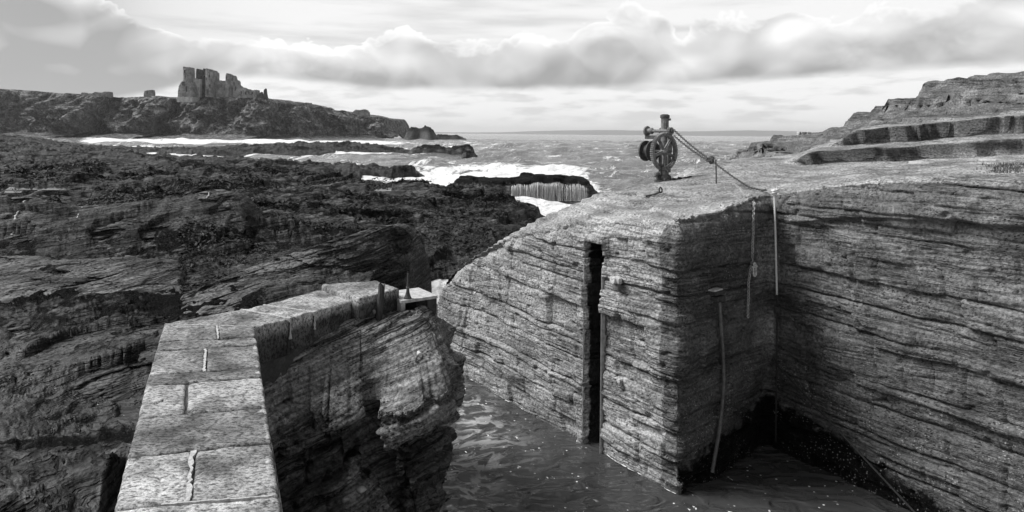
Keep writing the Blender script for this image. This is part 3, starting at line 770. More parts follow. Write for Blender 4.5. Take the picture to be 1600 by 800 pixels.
# ------------------------------------------------------------------ shore rock (left side, out to the reefs)
def PL(lst): return lst
shore_pts = [  # column, distance, height
    # hollow behind the pier
    (-300, 12, -5.2), (-100, 12.5, -5.8), (0, 13, -5.5), (80, 13.3, -5.7), (130, 13.6, -5.7), (165, 14, -5.85), (210, 13.8, -5.7), (300, 14, -6.7), (400, 14.5, -6.8), (500, 15, -6.9), (600, 15.5, -7.2), (700, 16, -7.6), (760, 15, -7.6),
    # rock below the near pier
    (-300, 8, -3.5), (-100, 8.3, -3.8), (0, 8.8, -4.1), (100, 9.6, -4.38), (200, 10.6, -4.6), (260, 11, -5.2), (0, 7, -4.1), (100, 7.6, -4.35), (200, 8, -4.8), (0, 5.5, -4.1), (150, 5.5, -4.6), (300, 9, -5.6), (350, 6, -5.4), (500, 6, -6.8), (500, 9, -7.2), (-100, 5, -3.6),
    (0, 10.5, -4.9), (-200, 10.5, -4.5), (100, 11.3, -5.3), (700, 9, -7.6), (700, 12, -7.6), (850, 8, -7.6), (850, 5, -7.6),
    # foot and middle of the left mass
    (-300, 15, -4.8), (0, 15, -5.6), (150, 15.5, -5.75), (300, 16, -5.8), (450, 17, -6.1), (600, 18.5, -6.5), (-300, 18, -4.1), (0, 18, -4.65), (150, 18, -4.75), (300, 18.2, -4.65), (420, 18.6, -4.75), (520, 19.3, -4.9),
    (600, 20.5, -4.8), (640, 21.8, -5.4), (652, 21, -7.0), (665, 23.5, -7.2), (690, 20, -7.6),
    # ridge 2
    (300, 20, -4.5), (400, 20.8, -4.25), (480, 21.5, -3.85), (540, 22.2, -3.55), (585, 23, -3.35), (625, 23.4, -3.45), (637, 23.2, -3.9), (640, 24.5, -4.1), (648, 24.5, -6.5), (655, 26, -7.2), (650, 28.5, -7), (675, 29, -7),
    (600, 25.5, -3.9), (500, 25, -4.1),
    # weed valley
    (200, 20, -4.45), (250, 20.5, -4.5), (330, 21.8, -4.35), (400, 23.4, -4.2),
    # ridge 1
    (-300, 23, -2.2), (-100, 24.5, -2.35), (0, 25, -2.6), (60, 25.2, -2.75), (130, 25.5, -2.88), (200, 25.7, -2.8), (260, 26, -2.75), (330, 27, -2.42), (365, 27, -2.6), (384, 26.8, -3.2), (396, 26.2, -3.85),
    (-300, 21, -3.4), (0, 22.6, -3.55), (150, 22.8, -3.6), (260, 23.4, -3.55), (340, 24.4, -3.5), (0, 21.8, -3.95), (150, 21.8, -4.0), (260, 22.3, -4.02), (340, 23.2, -4.0), (-300, 20, -3.9),
    # ground behind the ridges
    (-300, 30, -3.6), (0, 30, -3.95), (130, 30, -4.1), (200, 31, -4.1), (330, 32, -4.0), (450, 30, -4.0), (550, 30, -4.1), (620, 29, -4.5), (450, 38, -3.85), (350, 42, -4.0), (600, 38, -4.3), (690, 34, -4.9), (700, 40, -4.6),
    (760, 36, -5.1), (780, 42, -5.0), (840, 48, -5.25), (868, 50, -6.6), (880, 45, -7), (690, 31, -5.5), (740, 31, -5.5), (790, 30, -5.8), (830, 36, -6.2), (860, 30, -7.2), (720, 27, -6.9), (760, 25, -7.2), (640, 31.5, -5.4),
    (640, 60, -4.75), (720, 56, -4.75), (800, 52, -4.9), (560, 64, -4.55), (480, 66, -4.5), (660, 74, -7.4), (750, 66, -7.6), (820, 60, -7.6), (890, 55, -7.6), (580, 80, -5.6),
    # flats
    (-300, 45, -3.4), (-20, 45, -4.0), (60, 47, -4.0), (150, 45, -3.9), (250, 48, -4.0), (-300, 70, -3.2), (0, 60, -3.65), (150, 60, -3.95), (300, 60, -4.25), (400, 60, -4.4), (0, 100, -3.3), (150, 90, -4.05), (200, 100, -4.25), (300, 100, -4.5),
    (400, 92, -4.6), (500, 92, -4.7), (0, 160, -2.6), (-300, 160, -2.2), (0, 210, -1.9), (-300, 220, -.5), (70, 220, -3.1), (120, 215, -4.9), (180, 205, -5.3), (180, 150, -4.6), (215, 165, -6.6), (330, 180, -5.0),
    (560, 96, -4.85), (610, 100, -4.95), (645, 101, -4.85), (652, 99, -6.0), (670, 100, -7.6), (620, 86, -9), (680, 84, -9), (560, 87, -6.6), (640, 115, -9), (560, 112, -7.5), (480, 118, -5.2), (420, 120, -5.2), (300, 128, -5.2),
    (440, 145, -9), (550, 150, -9.5), (650, 145, -9.5), (360, 150, -7.5), (420, 170, -8.5), (480, 180, -9), (600, 185, -9.5), (250, 160, -7.4), (310, 165, -7.2),
    (400, 205, -4.2), (460, 212, -3.5), (540, 218, -3.1), (580, 220, -3.8), (630, 222, -5.3), (655, 225, -6.6), (700, 220, -8), (330, 210, -5.2), (260, 215, -5.6),
    (-300, 320, -6.0), (0, 300, -7.6), (130, 270, -7.6), (300, 260, -7.6), (460, 270, -7.8), (600, 270, -8), (720, 260, -8), (0, 380, -8), (300, 380, -8.5), (600, 380, -8.5),
]
def shore_uv(px, Y): return (np.asarray(px) - 800) / F * 2.6, np.log(np.asarray(Y, float)) * 2.6
_u, _v = shore_uv([p[0] for p in shore_pts], [p[1] for p in shore_pts])
shore_rbf = rbf(np.stack([_u, _v], 1), [p[2] for p in shore_pts])
def shore_base(x, y):
    yy = np.maximum(y, 1.0)
    return shore_rbf(*shore_uv(800 + F * x / yy, yy))
def px_of(x, y): return 800 + F * x / np.maximum(y, 1.0)
def terrace(z, x, y, tilt, per, hard, wob, seed):
    w = z + tilt[0] * x + tilt[1] * y + wob * fbm(xyz(x * .16, y * .16, 0 * x + seed), 3)
    k = np.floor(w / per); f = w / per - k
    h = perlin(xyz(k * 1.37 + .5, 0 * k + seed, 0 * k)) * .25
    e = np.clip(hard + h, .3, .85)
    s = np.where(f < e, f / e * .22, .22 + .78 * sstep(f, e, np.minimum(e + .16, 1.0)))
    return (k + s) * per - (w - z)
def shore_z(x, y, full=True):
    z = shore_base(x, y)
    d = np.hypot(x, y)
    far = sstep(d, 26, 60)
    n1 = fbm(xyz(x * .22, y * .34, 0 * x + 2), 4) * (.30 + .35 * far)
    lowf = sstep(z, -7.2, -6.0)
    z = z + n1 * lowf * np.where(d < 14, .5, 1.0)
    if not full: return z
    # broken beds: big slabs that come and go, dipping to the left
    on = sstep(fbm(xyz(x * .13, y * .22, 0 * x + 14), 3), -.35, .25)
    t1 = terrace(z, x, y, (-0.20, 0.03), .78, .66, 1.1, 3.3)
    t2 = terrace(z, x, y, (-0.10, -0.02), 1.0, .6, 1.5, 6.3)
    z = z + ((t1 - z) * .9 * on * (1 - far) + (t2 - z) * .75 * far) * lowf
    on3 = sstep(fbm(xyz(x * .4, y * .5, 0 * x + 24), 3), -.2, .35)
    t3 = terrace(z, x, y, (-0.24, 0.05), .17, .6, .35, 1.3)
    z = z + (t3 - z) * .75 * on3 * (1 - sstep(d, 24, 36)) * lowf
    z = z + lowf * (1 - far) * .16 * fbm(xyz(x * .8, y * 1.1, 0 * x + 61), 4, .55)
    z = z - .32 * sstep(d, 14, 16) * (1 - sstep(d, 26.5, 29)) * sstep(px_of(x, y), 700, 640)
    # seaweed tussocks and boulders behind the ridges
    wv = np.abs(perlin(xyz(x * .9, y * .9, 0 * x + 9))) ; wv2 = perlin(xyz(x * .31, y * .31, 0 * x + 4))
    z = z + sstep(d, 26, 34) * lowf * (.20 * (.3 - wv) + .5 * wv2 * sstep(d, 40, 70))
    z = z + lowf * (.05 + .05 * far) * fbm(xyz(x * 2.1, y * 2.1, 0 * x + 7), 4, .6)
    return z
POOLS = [  # column, distance, half width, half depth, height
    (42, 46.5, 2.3, 2.6, -4.05), (192, 86, 2.3, 4.0, -4.62), (10, 44.0, 1.0, 1.0, -4.06), (116, 47, .8, 1.2, -4.1), (594, 58, 1.0, 2.5, -4.9)]
def build_shore():
    nu, nv = 760, 640
    u = np.linspace(-1.12, .13, nu)
    v = np.concatenate([np.linspace(math.log(4.8), math.log(14), 90)[:-1], np.linspace(math.log(14), math.log(70), 330)[:-1], np.linspace(math.log(70), math.log(420), nv - 418)])
    U, V = np.meshgrid(u, v, indexing='ij')
    Y = np.exp(V); X = U * Y
    Z = shore_z(X, Y)
    for px, yd, a, b, h in POOLS:
        cx = (px - 800) / F * yd
        r = np.hypot((X - cx) / a, (Y - yd) / b) + .25 * fbm(xyz(X * .7, Y * .5, 0 * X + px), 3)
        Z = np.where(r < 1.0, h - .25, Z)
        lip = (r >= 1.0) & (r < 1.8)
        Z = np.where(lip, np.maximum(h + .02, np.minimum(Z, h + .05 + (r - 1) * .8)), Z)
        # keep the view over the pool free
        front = (np.abs(X / Y - (px - 800) / F) < a / yd * 1.05) & (Y < yd) & (Y > yd - 13) & (r >= 1)
        Z = np.where(front, np.minimum(Z, h * Y / yd - .06), Z)
    gx = np.gradient(Z, axis=0) / np.maximum(np.gradient(X, axis=0), 1e-4)
    P = xyz(X, Y, Z)
    # push the risers about sideways: overhanging, broken edges
    nrm_y = np.gradient(Z, axis=1) / np.gradient(Y, axis=1)
    d = np.hypot(X, Y)
    near = 1 - sstep(d, 28, 40)
    st = strata(P, tilt=(-0.17, 0.06), amp=1.6) * near * sstep(Z, -7, -6)
    k = np.clip(np.abs(nrm_y) * 1.2, 0, 1)
    P[..., 1] -= st * k * np.sign(nrm_y)
    P[..., 2] += st * (1 - k) * .35
    # weed: lower, flatter ground; ridges stay bare
    crest = sstep(Z, -3.7, -3.2) * (1 - sstep(d, 29, 34))
    weed = .52 + .45 * fbm(xyz(X * .12, Y * .16, 0 * X + 21), 4) - crest * .45
    weed = weed - .5 * np.clip(np.abs(nrm_y) - .55, 0, 1) * near
    px = 800 + F * U
    weed = weed - .45 * sstep(px, 600, 680) * (1 - sstep(d, 34, 44)) - .12 * sstep(d, 60, 120)
    weed = weed - .45 * (1 - sstep(d, 11, 13))
    weed = np.where((d > 13) & (d < 26), weed - .12 + .35 * (sstep(np.abs(px - 330), 120, 40) * sstep(d, 18.5, 20.5) * (1 - sstep(d, 22.5, 24))), weed)
    wet = .25 + sstep(-Z, 4.6, 6.0) * .65
    wet = np.where(d < 12, wet * .6, wet)
    barn = .12 + 0 * Z
    o = grid_obj('shore_rock', P, M['shore_rock'], attrs={'weed': weed, 'wet': wet, 'barn': barn})
    tag(o, 'dark layered tidal rock shelf covered with seaweed', kind='structure')
    for px, yd, a, b, h in POOLS:
        cx = (px - 800) / F * yd
        mb = MB(); n = 28
        mb.add([(cx + 1.35 * a * math.cos(2*math.pi*i/n), yd + 1.35 * b * math.sin(2*math.pi*i/n), h) for i in range(n)], [tuple(range(n))])
        tag(mb.build('tide_pool', M['pool']), kind='structure')
build_shore()
def ridge(name, K, tilt, amp, seed, label, weed=0.0, wet=0.2, step_=.05, nz=150, nback=36, back=2.6, drop=1.3):
    """outcropping beds: K rows of (column, crest row, crest distance, base row, base distance)"""
    K = np.array(K, float); C = np.array([at_y(k[0], k[1], k[2]) for k in K]); B_ = np.array([at_y(k[0], k[3], k[4]) for k in K])
    L = np.concatenate([[0], np.cumsum(np.linalg.norm(np.diff(C[:, :2], axis=0), axis=1))]); n = int(L[-1] / step_)
    t = np.linspace(0, L[-1], n)
    C = np.stack([np.interp(t, L, C[:, k]) for k in range(3)], 1); B_ = np.stack([np.interp(t, L, B_[:, k]) for k in range(3)], 1)
    for _ in range(6):
        for Q_ in (C, B_): Q_[1:-1] = (Q_[:-2] + 2 * Q_[1:-1] + Q_[2:]) / 4
    f = np.linspace(0, 1, nz); prof_ = f ** .85
    P = B_[:, None] * (1 - f)[None, :, None] + C[:, None] * f[None, :, None]
    P[..., 2] = B_[:, 2][:, None] + (C - B_)[:, 2][:, None] * (f ** .80)[None]
    g = np.linspace(0, 1, nback + 1)[1:]
    R = np.repeat(C[:, None], nback, 1); R[..., 1] += back * g; R[..., 0] += back * .15 * g; R[..., 2] += .05 * np.sin(g * 3) - drop * g ** 2
    A = np.concatenate([P, R], 1)
    o_ = strata(A, tilt=tilt, amp=amp, warp=.35, al=t[:, None] * .6 + 0 * A[..., 0])
    fr = perlin(xyz(A[..., 0] * .55 + seed, A[..., 1] * .55, A[..., 2] * .9 - .2 * A[..., 0])); fr2 = perlin(xyz(A[..., 0] * .9 + seed, A[..., 1] * .9, A[..., 2] * 2.2 - .4 * A[..., 0])); o_ = o_ + .42 * np.round(fr * 2.6) / 2.6 + .14 * np.round(fr2 * 3) / 3
    face = np.concatenate([np.ones(nz), np.exp(-g * 6)])[None]
    end = np.minimum(t, t[-1] - t)[:, None]; e_ = sstep(end, 0, .5)
    A[..., 1] -= o_ * face * .92; A[..., 0] -= o_ * face * .25; A[..., 2] += o_ * (1 - face) * .3 + (e_ - 1) * .8 * face
    wd = weed + .35 * fbm(A * .35 + seed, 3) + 0 * A[..., 0]
    o = grid_obj(name, A, M['ridge_rock'], attrs={'weed': wd, 'wet': wet + 0 * wd, 'barn': .1 + 0 * wd})
    tag(o, label, kind='structure'); return o
ridge('rock_ridge', [(-420, 300, 24, 398, 21.5), (-200, 302, 24.5, 398, 22), (0, 312, 25, 396, 22.3), (40, 310, 25.1, 396, 22.4), (82, 325, 25.3, 398, 22.6), (130, 322, 25.5, 398, 22.8), (200, 318, 25.7, 396, 23), (260, 314, 26, 394, 23.4), (328, 299, 26.9, 392, 24), (362, 303, 27, 386, 24.6), (380, 322, 26.9, 384, 25), (394, 352, 26.6, 382, 25.5)],
      (-.05, 0.0), 3.2, 1.0, 'long tilted rock ridge crossed by pale veins', weed=-.05)
ridge('rock_ridge', [(-420, 402, 21, 492, 18), (-100, 404, 21.4, 492, 18.4), (0, 402, 21.6, 490, 18.6), (90, 408, 21.7, 488, 18.8), (180, 404, 22, 486, 19.0), (250, 408, 22.3, 484, 19.4), (300, 420, 22.2, 474, 20.2)],
      (-.16, 0.0), 3.0, 5.0, 'lower dark slab of bedded rock under the long ridge', weed=.12)
ridge('rock_ridge', [(-420, 500, 17.8, 640, 14.6), (-100, 502, 18, 640, 14.8), (0, 500, 18.2, 634, 15), (100, 506, 18.2, 650, 15.0), (200, 500, 18.4, 640, 15.4), (300, 492, 18.7, 610, 15.8), (400, 490, 19, 590, 16.6), (480, 486, 19.3, 570, 17.4)],
      (-.22, 0.0), 3.0, 9.0, 'lowest dark ledges above the gully behind the pier', weed=.05, wet=.55)
ridge('rock_ridge', [(270, 468, 19.8, 500, 18.7), (330, 442, 20.3, 498, 18.8), (380, 420, 20.8, 494, 19.0), (430, 404, 21.2, 490, 19.3), (485, 388, 21.6, 486, 19.8), (540, 370, 22.2, 484, 20.6), (590, 354, 22.8, 486, 21.4), (622, 352, 23.2, 490, 22.2), (638, 366, 23.4, 492, 22.9), (643, 400, 23.6, 494, 23.3), (646, 470, 24, 498, 23.8)],
      (-.30, 0.0), 2.8, 14.0, 'steep layered rock ridge beyond the tip of the pier', weed=-.15, wet=.1)

# ------------------------------------------------------------------ sea
def build_sea():
    nu, nv = 520, 560
    u = np.linspace(-1.15, 1.15, nu)
    v = np.concatenate([np.linspace(math.log(4.5), math.log(24), 190)[:-1], np.linspace(math.log(24), math.log(700), 320)[:-1], np.linspace(math.log(700), math.log(19000), nv - 508)])
    U, V = np.meshgrid(u, v, indexing='ij')
    Y = np.exp(V); X = U * Y
    d = np.hypot(X, Y); px = 800 + F * U
    sb = shore_base(X, Y)
    sb = np.where(px > 960, -12, sb)
    shallow = sstep(sb, -8.2, -6.3)
    calm = 1 - sstep(d, 21, 27)
    calm = np.maximum(calm, (1 - sstep(d, 27, 40)) * (px < 690) * .3)
    # swell
    Z = np.zeros_like(X)
    r = np.random.RandomState(3)
    for k in range(14):
        L = 5 * 1.32 ** k if k < 9 else 3 + r.rand() * 5
        th = math.radians(250 + r.uniform(-38, 38)); kx, ky = math.cos(th) * 2*math.pi/L, math.sin(th) * 2*math.pi/L
        ph = kx * X + ky * Y + r.rand() * 6.28 + 1.2 * fbm(xyz(X / L / 3, Y / L / 3, 0 * X + k), 2)
        A = .013 * L * (1 if L < 22 else 22 / L)
        A = A * (1 - sstep(d, L * 40, L * 90))
        Z += A * (1 - 2 * np.abs(np.sin(ph / 2)) ** 1.3)
    Z = Z * (1 - calm) * (1 - .4 * shallow) * 1.25
    chop = .16 * fbm(xyz(X * .35, Y * .5, 0 * X), 4, .55) * (1 - calm) * (1 - sstep(d, 150, 400))
    Z = Z + chop + calm * (.012 * fbm(xyz(X * 1.5, Y * 2.2, 0 * X + 3), 3))
    # foam: surf over the shallows, the churning bay, breakers under the cliff, whitecaps
    foam = shallow * .72 * (1 - calm)
    churn = sstep(px, 540, 640) * (1 - sstep(px, 860, 1010)) * sstep(d, 40, 55) * (1 - sstep(d, 95, 260))
    foam = np.maximum(foam, churn * (.86 - .42 * sstep(d, 75, 170)))
    brk = sstep(px, 90, 150) * (1 - sstep(px, 560, 760)) * sstep(Y, 300, 360) * (1 - sstep(Y, 430, 540))
    foam = np.maximum(foam, brk * .75)
    row = sstep(px, 560, 700) * (1 - sstep(px, 760, 900)) * sstep(Y, 240, 300) * (1 - sstep(Y, 420, 620))
    foam = np.maximum(foam, row * .42)
    foam = np.maximum(foam, 0.33 * (1 - calm) * (1 - .6 * sstep(d, 300, 1500)) + 0 * X)
    foam = np.maximum(foam, sstep(px, 560, 620) * (px < 700) * (1 - sstep(d, 33, 36)) * sstep(d, 22.5, 25) * .62)
    Z = Z + brk * .9 * np.maximum(0, np.sin(Y / 16 + 2 * fbm(xyz(X * .02, Y * .02, 0 * X), 2))) ** 6
    Z = Z + churn * .35 * fbm(xyz(X * .22, Y * .3, 0 * X + 31), 4, .6)
    fleck = calm * (X > -2.4)
    P = xyz(X, Y, SEA + Z)
    o = grid_obj('sea', P, M['sea'], attrs={'foam': foam, 'fleck': fleck, 'calm': calm})
    tag(o, 'grey sea with white surf running in to the harbour', kind='structure')
build_sea()

# ------------------------------------------------------------------ rock that carries the pier (left bank of the channel)
def build_pier_rock():
    K = [  # x, y, z of the edge
        (-2.6, 6.0, -4.6), (-3.2, 8.2, -4.4), (-3.55, 9.3, -4.05), (-3.15, 9.85, -3.95), (-2.75, 9.95, -4.0), (-2.35, 10.0, -4.05), (-2.12, 10.4, -4.1),
        (-1.95, 10.25, -4.05), (-1.88, 9.85, -4.05), (-1.45, 9.88, -3.98), (-1.05, 10.05, -3.85), (-.90, 10.45, -3.7), (-.95, 11.2, -3.55), (-1.15, 12.2, -3.5), (-1.9, 13.3, -3.6), (-3.6, 14.2, -3.9), (-6.2, 14.0, -4.2)]
    C = [(-3.2, 6.5), (-3.9, 8.6), (-4.2, 9.9), (-3.7, 10.8), (-3.1, 11.5), (-2.7, 11.7), (-2.4, 11.8), (-2.2, 11.75), (-2.0, 11.7), (-1.8, 11.7), (-1.65, 11.7), (-1.6, 11.8), (-1.7, 11.9), (-1.9, 12), (-2.3, 12.2), (-3.9, 12.5), (-6, 12.2)]
    E = []; B = []
    for i in range(len(K) - 1):
        L = math.dist(K[i][:2], K[i+1][:2]); n = max(2, int(L / .022))
        t = np.linspace(0, 1, n, endpoint=False)[:, None]
        E.append(np.array(K[i]) * (1 - t) + np.array(K[i+1]) * t); B.append(np.array(C[i]) * (1 - t) + np.array(C[i+1]) * t)
    E = np.concatenate(E); B = np.concatenate(B)
    for _ in range(5):
        q = E.copy(); q[1:-1] = (E[:-2] + 2 * E[1:-1] + E[2:]) / 4; E = q
    N = normals2d(E)
    for _ in range(14):
        q = N.copy(); q[1:-1] = (N[:-2] + 2 * N[1:-1] + N[2:]) / 4; N = q
    N /= np.linalg.norm(N, axis=1)[:, None]
    ns, nz = len(E), 150
    Z = -7.2 + (E[:, 2][:, None] + 7.2) * np.linspace(0, 1, nz)[None]
    P = np.zeros((ns, nz, 3)); P[..., 0] = E[:, None, 0]; P[..., 1] = E[:, None, 1]; P[..., 2] = Z
    x = E[:, 0][:, None]
    noseR = sstep(x, -2.0, -1.8); left = 1 - sstep(x, -2.2, -1.95)
    al_ = np.concatenate([[0], np.cumsum(np.linalg.norm(np.diff(E[:, :2], axis=0), axis=1))])[:, None] + 0 * Z
    off = strata(P, tilt=(-.42, .10), amp=2.9, al=al_)
    fr = perlin(xyz(P[..., 0] * 1.3, P[..., 1] * 1.3, P[..., 2] * 1.0 + .5 * P[..., 0])); off = off + .26 * np.round(fr * 2.0) / 2.0
    # dark undercut below the upper slab, then a ledge that comes out again
    und = Z - .22 * (x + 2.9)
    off = off - left * .20 * sstep(-und, 4.35, 4.45) + left * .75 * sstep(-und, 4.7, 6.0)
    # the nose carries a projecting course and narrows below it
    nu_ = Z - .25 * (x + 1.3)
    off = off - noseR * .15 * sstep(-nu_, 4.45, 4.5)
    P[..., 0] += N[:, None, 0] * off; P[..., 1] += N[:, None, 1] * off
    P[..., 0] += .38 * (1 - sstep(x, -1.9, -1.2)) * sstep(x, -2.3, -1.9) * sstep(-Z, 4.1, 6.2)
    tp = [(e[0], e[1], e[2]) for e in E[::12]]
    tp += [(-1.75, 11.45, -3.02), (-1.45, 11.35, -3.06), (-1.2, 11.0, -3.2), (-2.3, 11.2, -3.15), (-2.75, 11.0, -3.2), (-3.3, 10.6, -3.22), (-3.8, 10.2, -3.35), (-2.0, 11.9, -3.0), (-1.4, 11.9, -3.1), (-2.5, 12.0, -3.2), (-3.2, 11.6, -3.2),
           (-1.6, 10.6, -3.5), (-1.1, 10.4, -3.5), (-2.2, 10.6, -3.55), (-2.8, 10.4, -3.5), (-4.2, 9.6, -3.4), (-4.2, 11.5, -3.3), (-6, 12.2, -3.6), (-3.8, 8.2, -3.5), (-3.2, 6.5, -3.6)]
    f = rbf([(p[0], p[1]) for p in tp], [p[2] for p in tp], .02)
    nq = 110
    q = np.linspace(0, 1, nq + 1)[1:] ** 1.25
    xy = E[:, None, :2] * (1 - q)[None, :, None] + B[:, None, :] * q[None, :, None]
    dist = np.linalg.norm(xy - E[:, None, :2], axis=2)
    fade = np.exp(-dist / .3) * off[:, -1][:, None]
    T = np.zeros((ns, nq, 3)); T[..., 0] = xy[..., 0] + N[:, None, 0] * fade; T[..., 1] = xy[..., 1] + N[:, None, 1] * fade
    z = f(xy[..., 0], xy[..., 1])
    X_, Y_ = T[..., 0], T[..., 1]
    z = z + .10 * np.round(3 * perlin(xyz(X_ * 1.1 + .4 * Y_, Y_ * 1.3, 0 * X_ + 2))) / 3 + .05 * fbm(xyz(X_ * 2.2, Y_ * 2.2, 0 * X_ + 2), 4) + .018 * fbm(xyz(X_ * 9, Y_ * 9, 0 * X_), 3, .6)
    t = terrace(z, X_, Y_, (-.45, .42), .24, .60, .30, 4.4)
    z = z + (t - z) * .7 * sstep(fbm(xyz(X_ * .9, Y_ * .9, 0 * X_ + 77), 3), -.15, .35) * sstep(dist, .02, .2)
    pen = (X_ > -4.6) & (Y_ > 9.6)
    T[..., 2] = z - .05 * np.exp(-dist / .07)
    A = np.concatenate([P, T], 1)
    wm = np.concatenate([np.ones((ns, nz)), np.zeros((ns, nq))], 1)
    wet = wm * sstep(-A[..., 2], 4.0, 4.9) * .8
    wet = wet * np.where(np.abs(A[..., 0] + 2.0) < .35, .55, 1.0)
    barn = wm * sstep(A[..., 0], -1.6, -1.0) * sstep(-A[..., 2], 4.8, 5.6) * .55
    weed = np.concatenate([left * sstep(-und, 4.2, 4.5) * (1 - sstep(-und, 5.2, 5.6)) * .4 + 0 * Z, np.zeros((ns, nq))], 1)  # dark band along the undercut below the upper slab
    o = grid_obj('pier_rock', A, M['pier_rock'], attrs={'wet': wet, 'barn': barn, 'weed': weed})
    tag(o, 'hump of bedded rock carrying the pier beside the channel', kind='structure')
build_pier_rock()

# ------------------------------------------------------------------ cliffs, far hills
def prof(tab, x):
    t = np.array(tab, float); return np.interp(x, t[:, 0], t[:, 1])
CLIFF_TOP = [(-700, 140), (-120, 136), (0, 138.5), (55, 142), (88, 146), (100, 145), (132, 148.5), (180, 152), (230, 149.5), (246, 149.5), (264, 154), (280, 156), (300, 151.5), (320, 149.5), (400, 150.5), (414, 154), (424, 160), (431, 165.5), (470, 166), (500, 169.5), (520, 173), (545, 175.5), (560, 180), (580, 182), (596, 183), (599, 192), (603, 199), (612, 203), (622, 209)]
CLIFF_Y = [(-700, 520), (-100, 590), (0, 600), (75, 615), (95, 590), (150, 596), (180, 640), (205, 606), (262, 610), (275, 640), (300, 612), (400, 600), (425, 606), (436, 640), (480, 660), (520, 690), (560, 720), (600, 735), (612, 740), (622, 740)]
def build_cliff():
    ps = np.concatenate([np.linspace(-700, -40, 120)[:-1], np.linspace(-40, 622, 720)])
    Yd = prof(CLIFF_Y, ps); n = len(ps)
    ker = np.ones(7) / 7
    Yd[3:-3] = np.convolve(Yd, ker, 'valid')
    topz = np.array([at_y(p, y_, d)[2] for p, y_, d in zip(ps, prof(CLIFF_TOP, ps), Yd)])
    rows = []
    # toe, beach, face, plateau: (depth offset, height fraction or absolute)
    for k in np.linspace(0, 1, 14)[:-1]: rows.append((-75 + 55 * k, None, -8.5 + 5.2 * k ** .8))
    nface = 90
    for k in np.linspace(0, 1, nface): rows.append((-20 + 27 * k ** 1.25, k, None))
    for k in np.linspace(0, 1, 14)[1:]: rows.append((7 + 190 * k, None, 'top'))
    P = np.zeros((n, len(rows), 3)); grass = np.zeros((n, len(rows)))
    end = sstep(ps, 585, 615)
    for j, (dy, fr, ab_) in enumerate(rows):
        Y = Yd + dy
        X = np.array([ray(p, 200)[0] for p in ps]) * Yd
        if fr is not None: Z = -2.2 * (1 - end) - 7 * end + (topz + 2.2 * (1 - end) + 7 * end) * fr
        elif ab_ == 'top': Z = topz + (dy - 7) * .004 - end * (dy - 7) * .15
        else: Z = ab_ - end * 3 + 0 * Yd
        q = xyz(X, Y, Z)
        if fr is not None:
            w = math.sin(math.pi * min(fr, .97)) ** .6
            r = fbm(xyz(X * .045, Y * .02, Z * .028), 5, .55); r2 = 1 - np.abs(perlin(xyz(X * .055 + Z * .02, Y * 0 + 3, Z * .018)))
            ug = fbm(xyz(X * .02, 0 * Y, Z * .10 + .04 * X), 4)
            q[:, 1] += w * (20 * r - 16 * (r2 - .6) + 7 * ug + 3 * fbm(xyz(X * .2, Y * .1, Z * .16), 4, .6))
            q[:, 0] += w * 5 * fbm(xyz(X * .06, Y * .06, Z * .06 + 40), 3)
            q[:, 2] += w * 1.5 * fbm(xyz(X * .12, Y * .1, Z * .1), 3)
            grass[:, j] = sstep(fr, .93, 1.0) * 1.0
        elif ab_ == 'top':
            q[:, 2] += 1.0 * fbm(xyz(X * .05, Y * .05, Z * 0), 3) * min(1, (dy - 7) / 20)
            grass[:, j] = 1
        else:
            q[:, 2] += 1.0 * fbm(xyz(X * .07, Y * .1, Z * 0 + 6), 4)
        P[:, j] = q
    o = grid_obj('cliff', P, M['cliff_rock'], attrs={'weed': .12 + .35 * fbm(P * .03, 3) + 0 * grass, 'wet': 0 * grass, 'barn': 0 * grass})
    tag(o, 'dark sea cliffs running out to a low point under the castle', kind='structure')
build_cliff()
def build_hills():
    tab = [(-2000, 190), (560, 205), (596, 206), (612, 203), (622, 199), (631, 196.5), (640, 200), (655, 205), (690, 206.5), (740, 207), (800, 206), (850, 204.5), (930, 203), (1010, 204), (1080, 205.5), (1130, 204), (1175, 203.5), (1240, 205), (1300, 207.5), (1500, 211), (2600, 222)]
    D = 14000.
    ps = np.linspace(-600, 2300, 500)
    ys = prof(tab, ps) + .5 * fbm(xyz(ps * .02, 0 * ps, 0 * ps), 4)
    P = np.zeros((500, 5, 3))
    for j, (dd, f) in enumerate(((0, 0), (500, .55), (1200, 1.0), (2500, .8), (4000, 0))):
        for i in range(500):
            r = ray(ps[i], ys[i])
            z = r[2] * (D + 1200)
            P[i, j] = (r[0] * (D + dd), D + dd, -6.5 + max(0.3, z + 6.2) * f)
    tag(grid_obj('hills', P, M['hills']), 'pale low hills of the far coast', kind='structure')
build_hills()

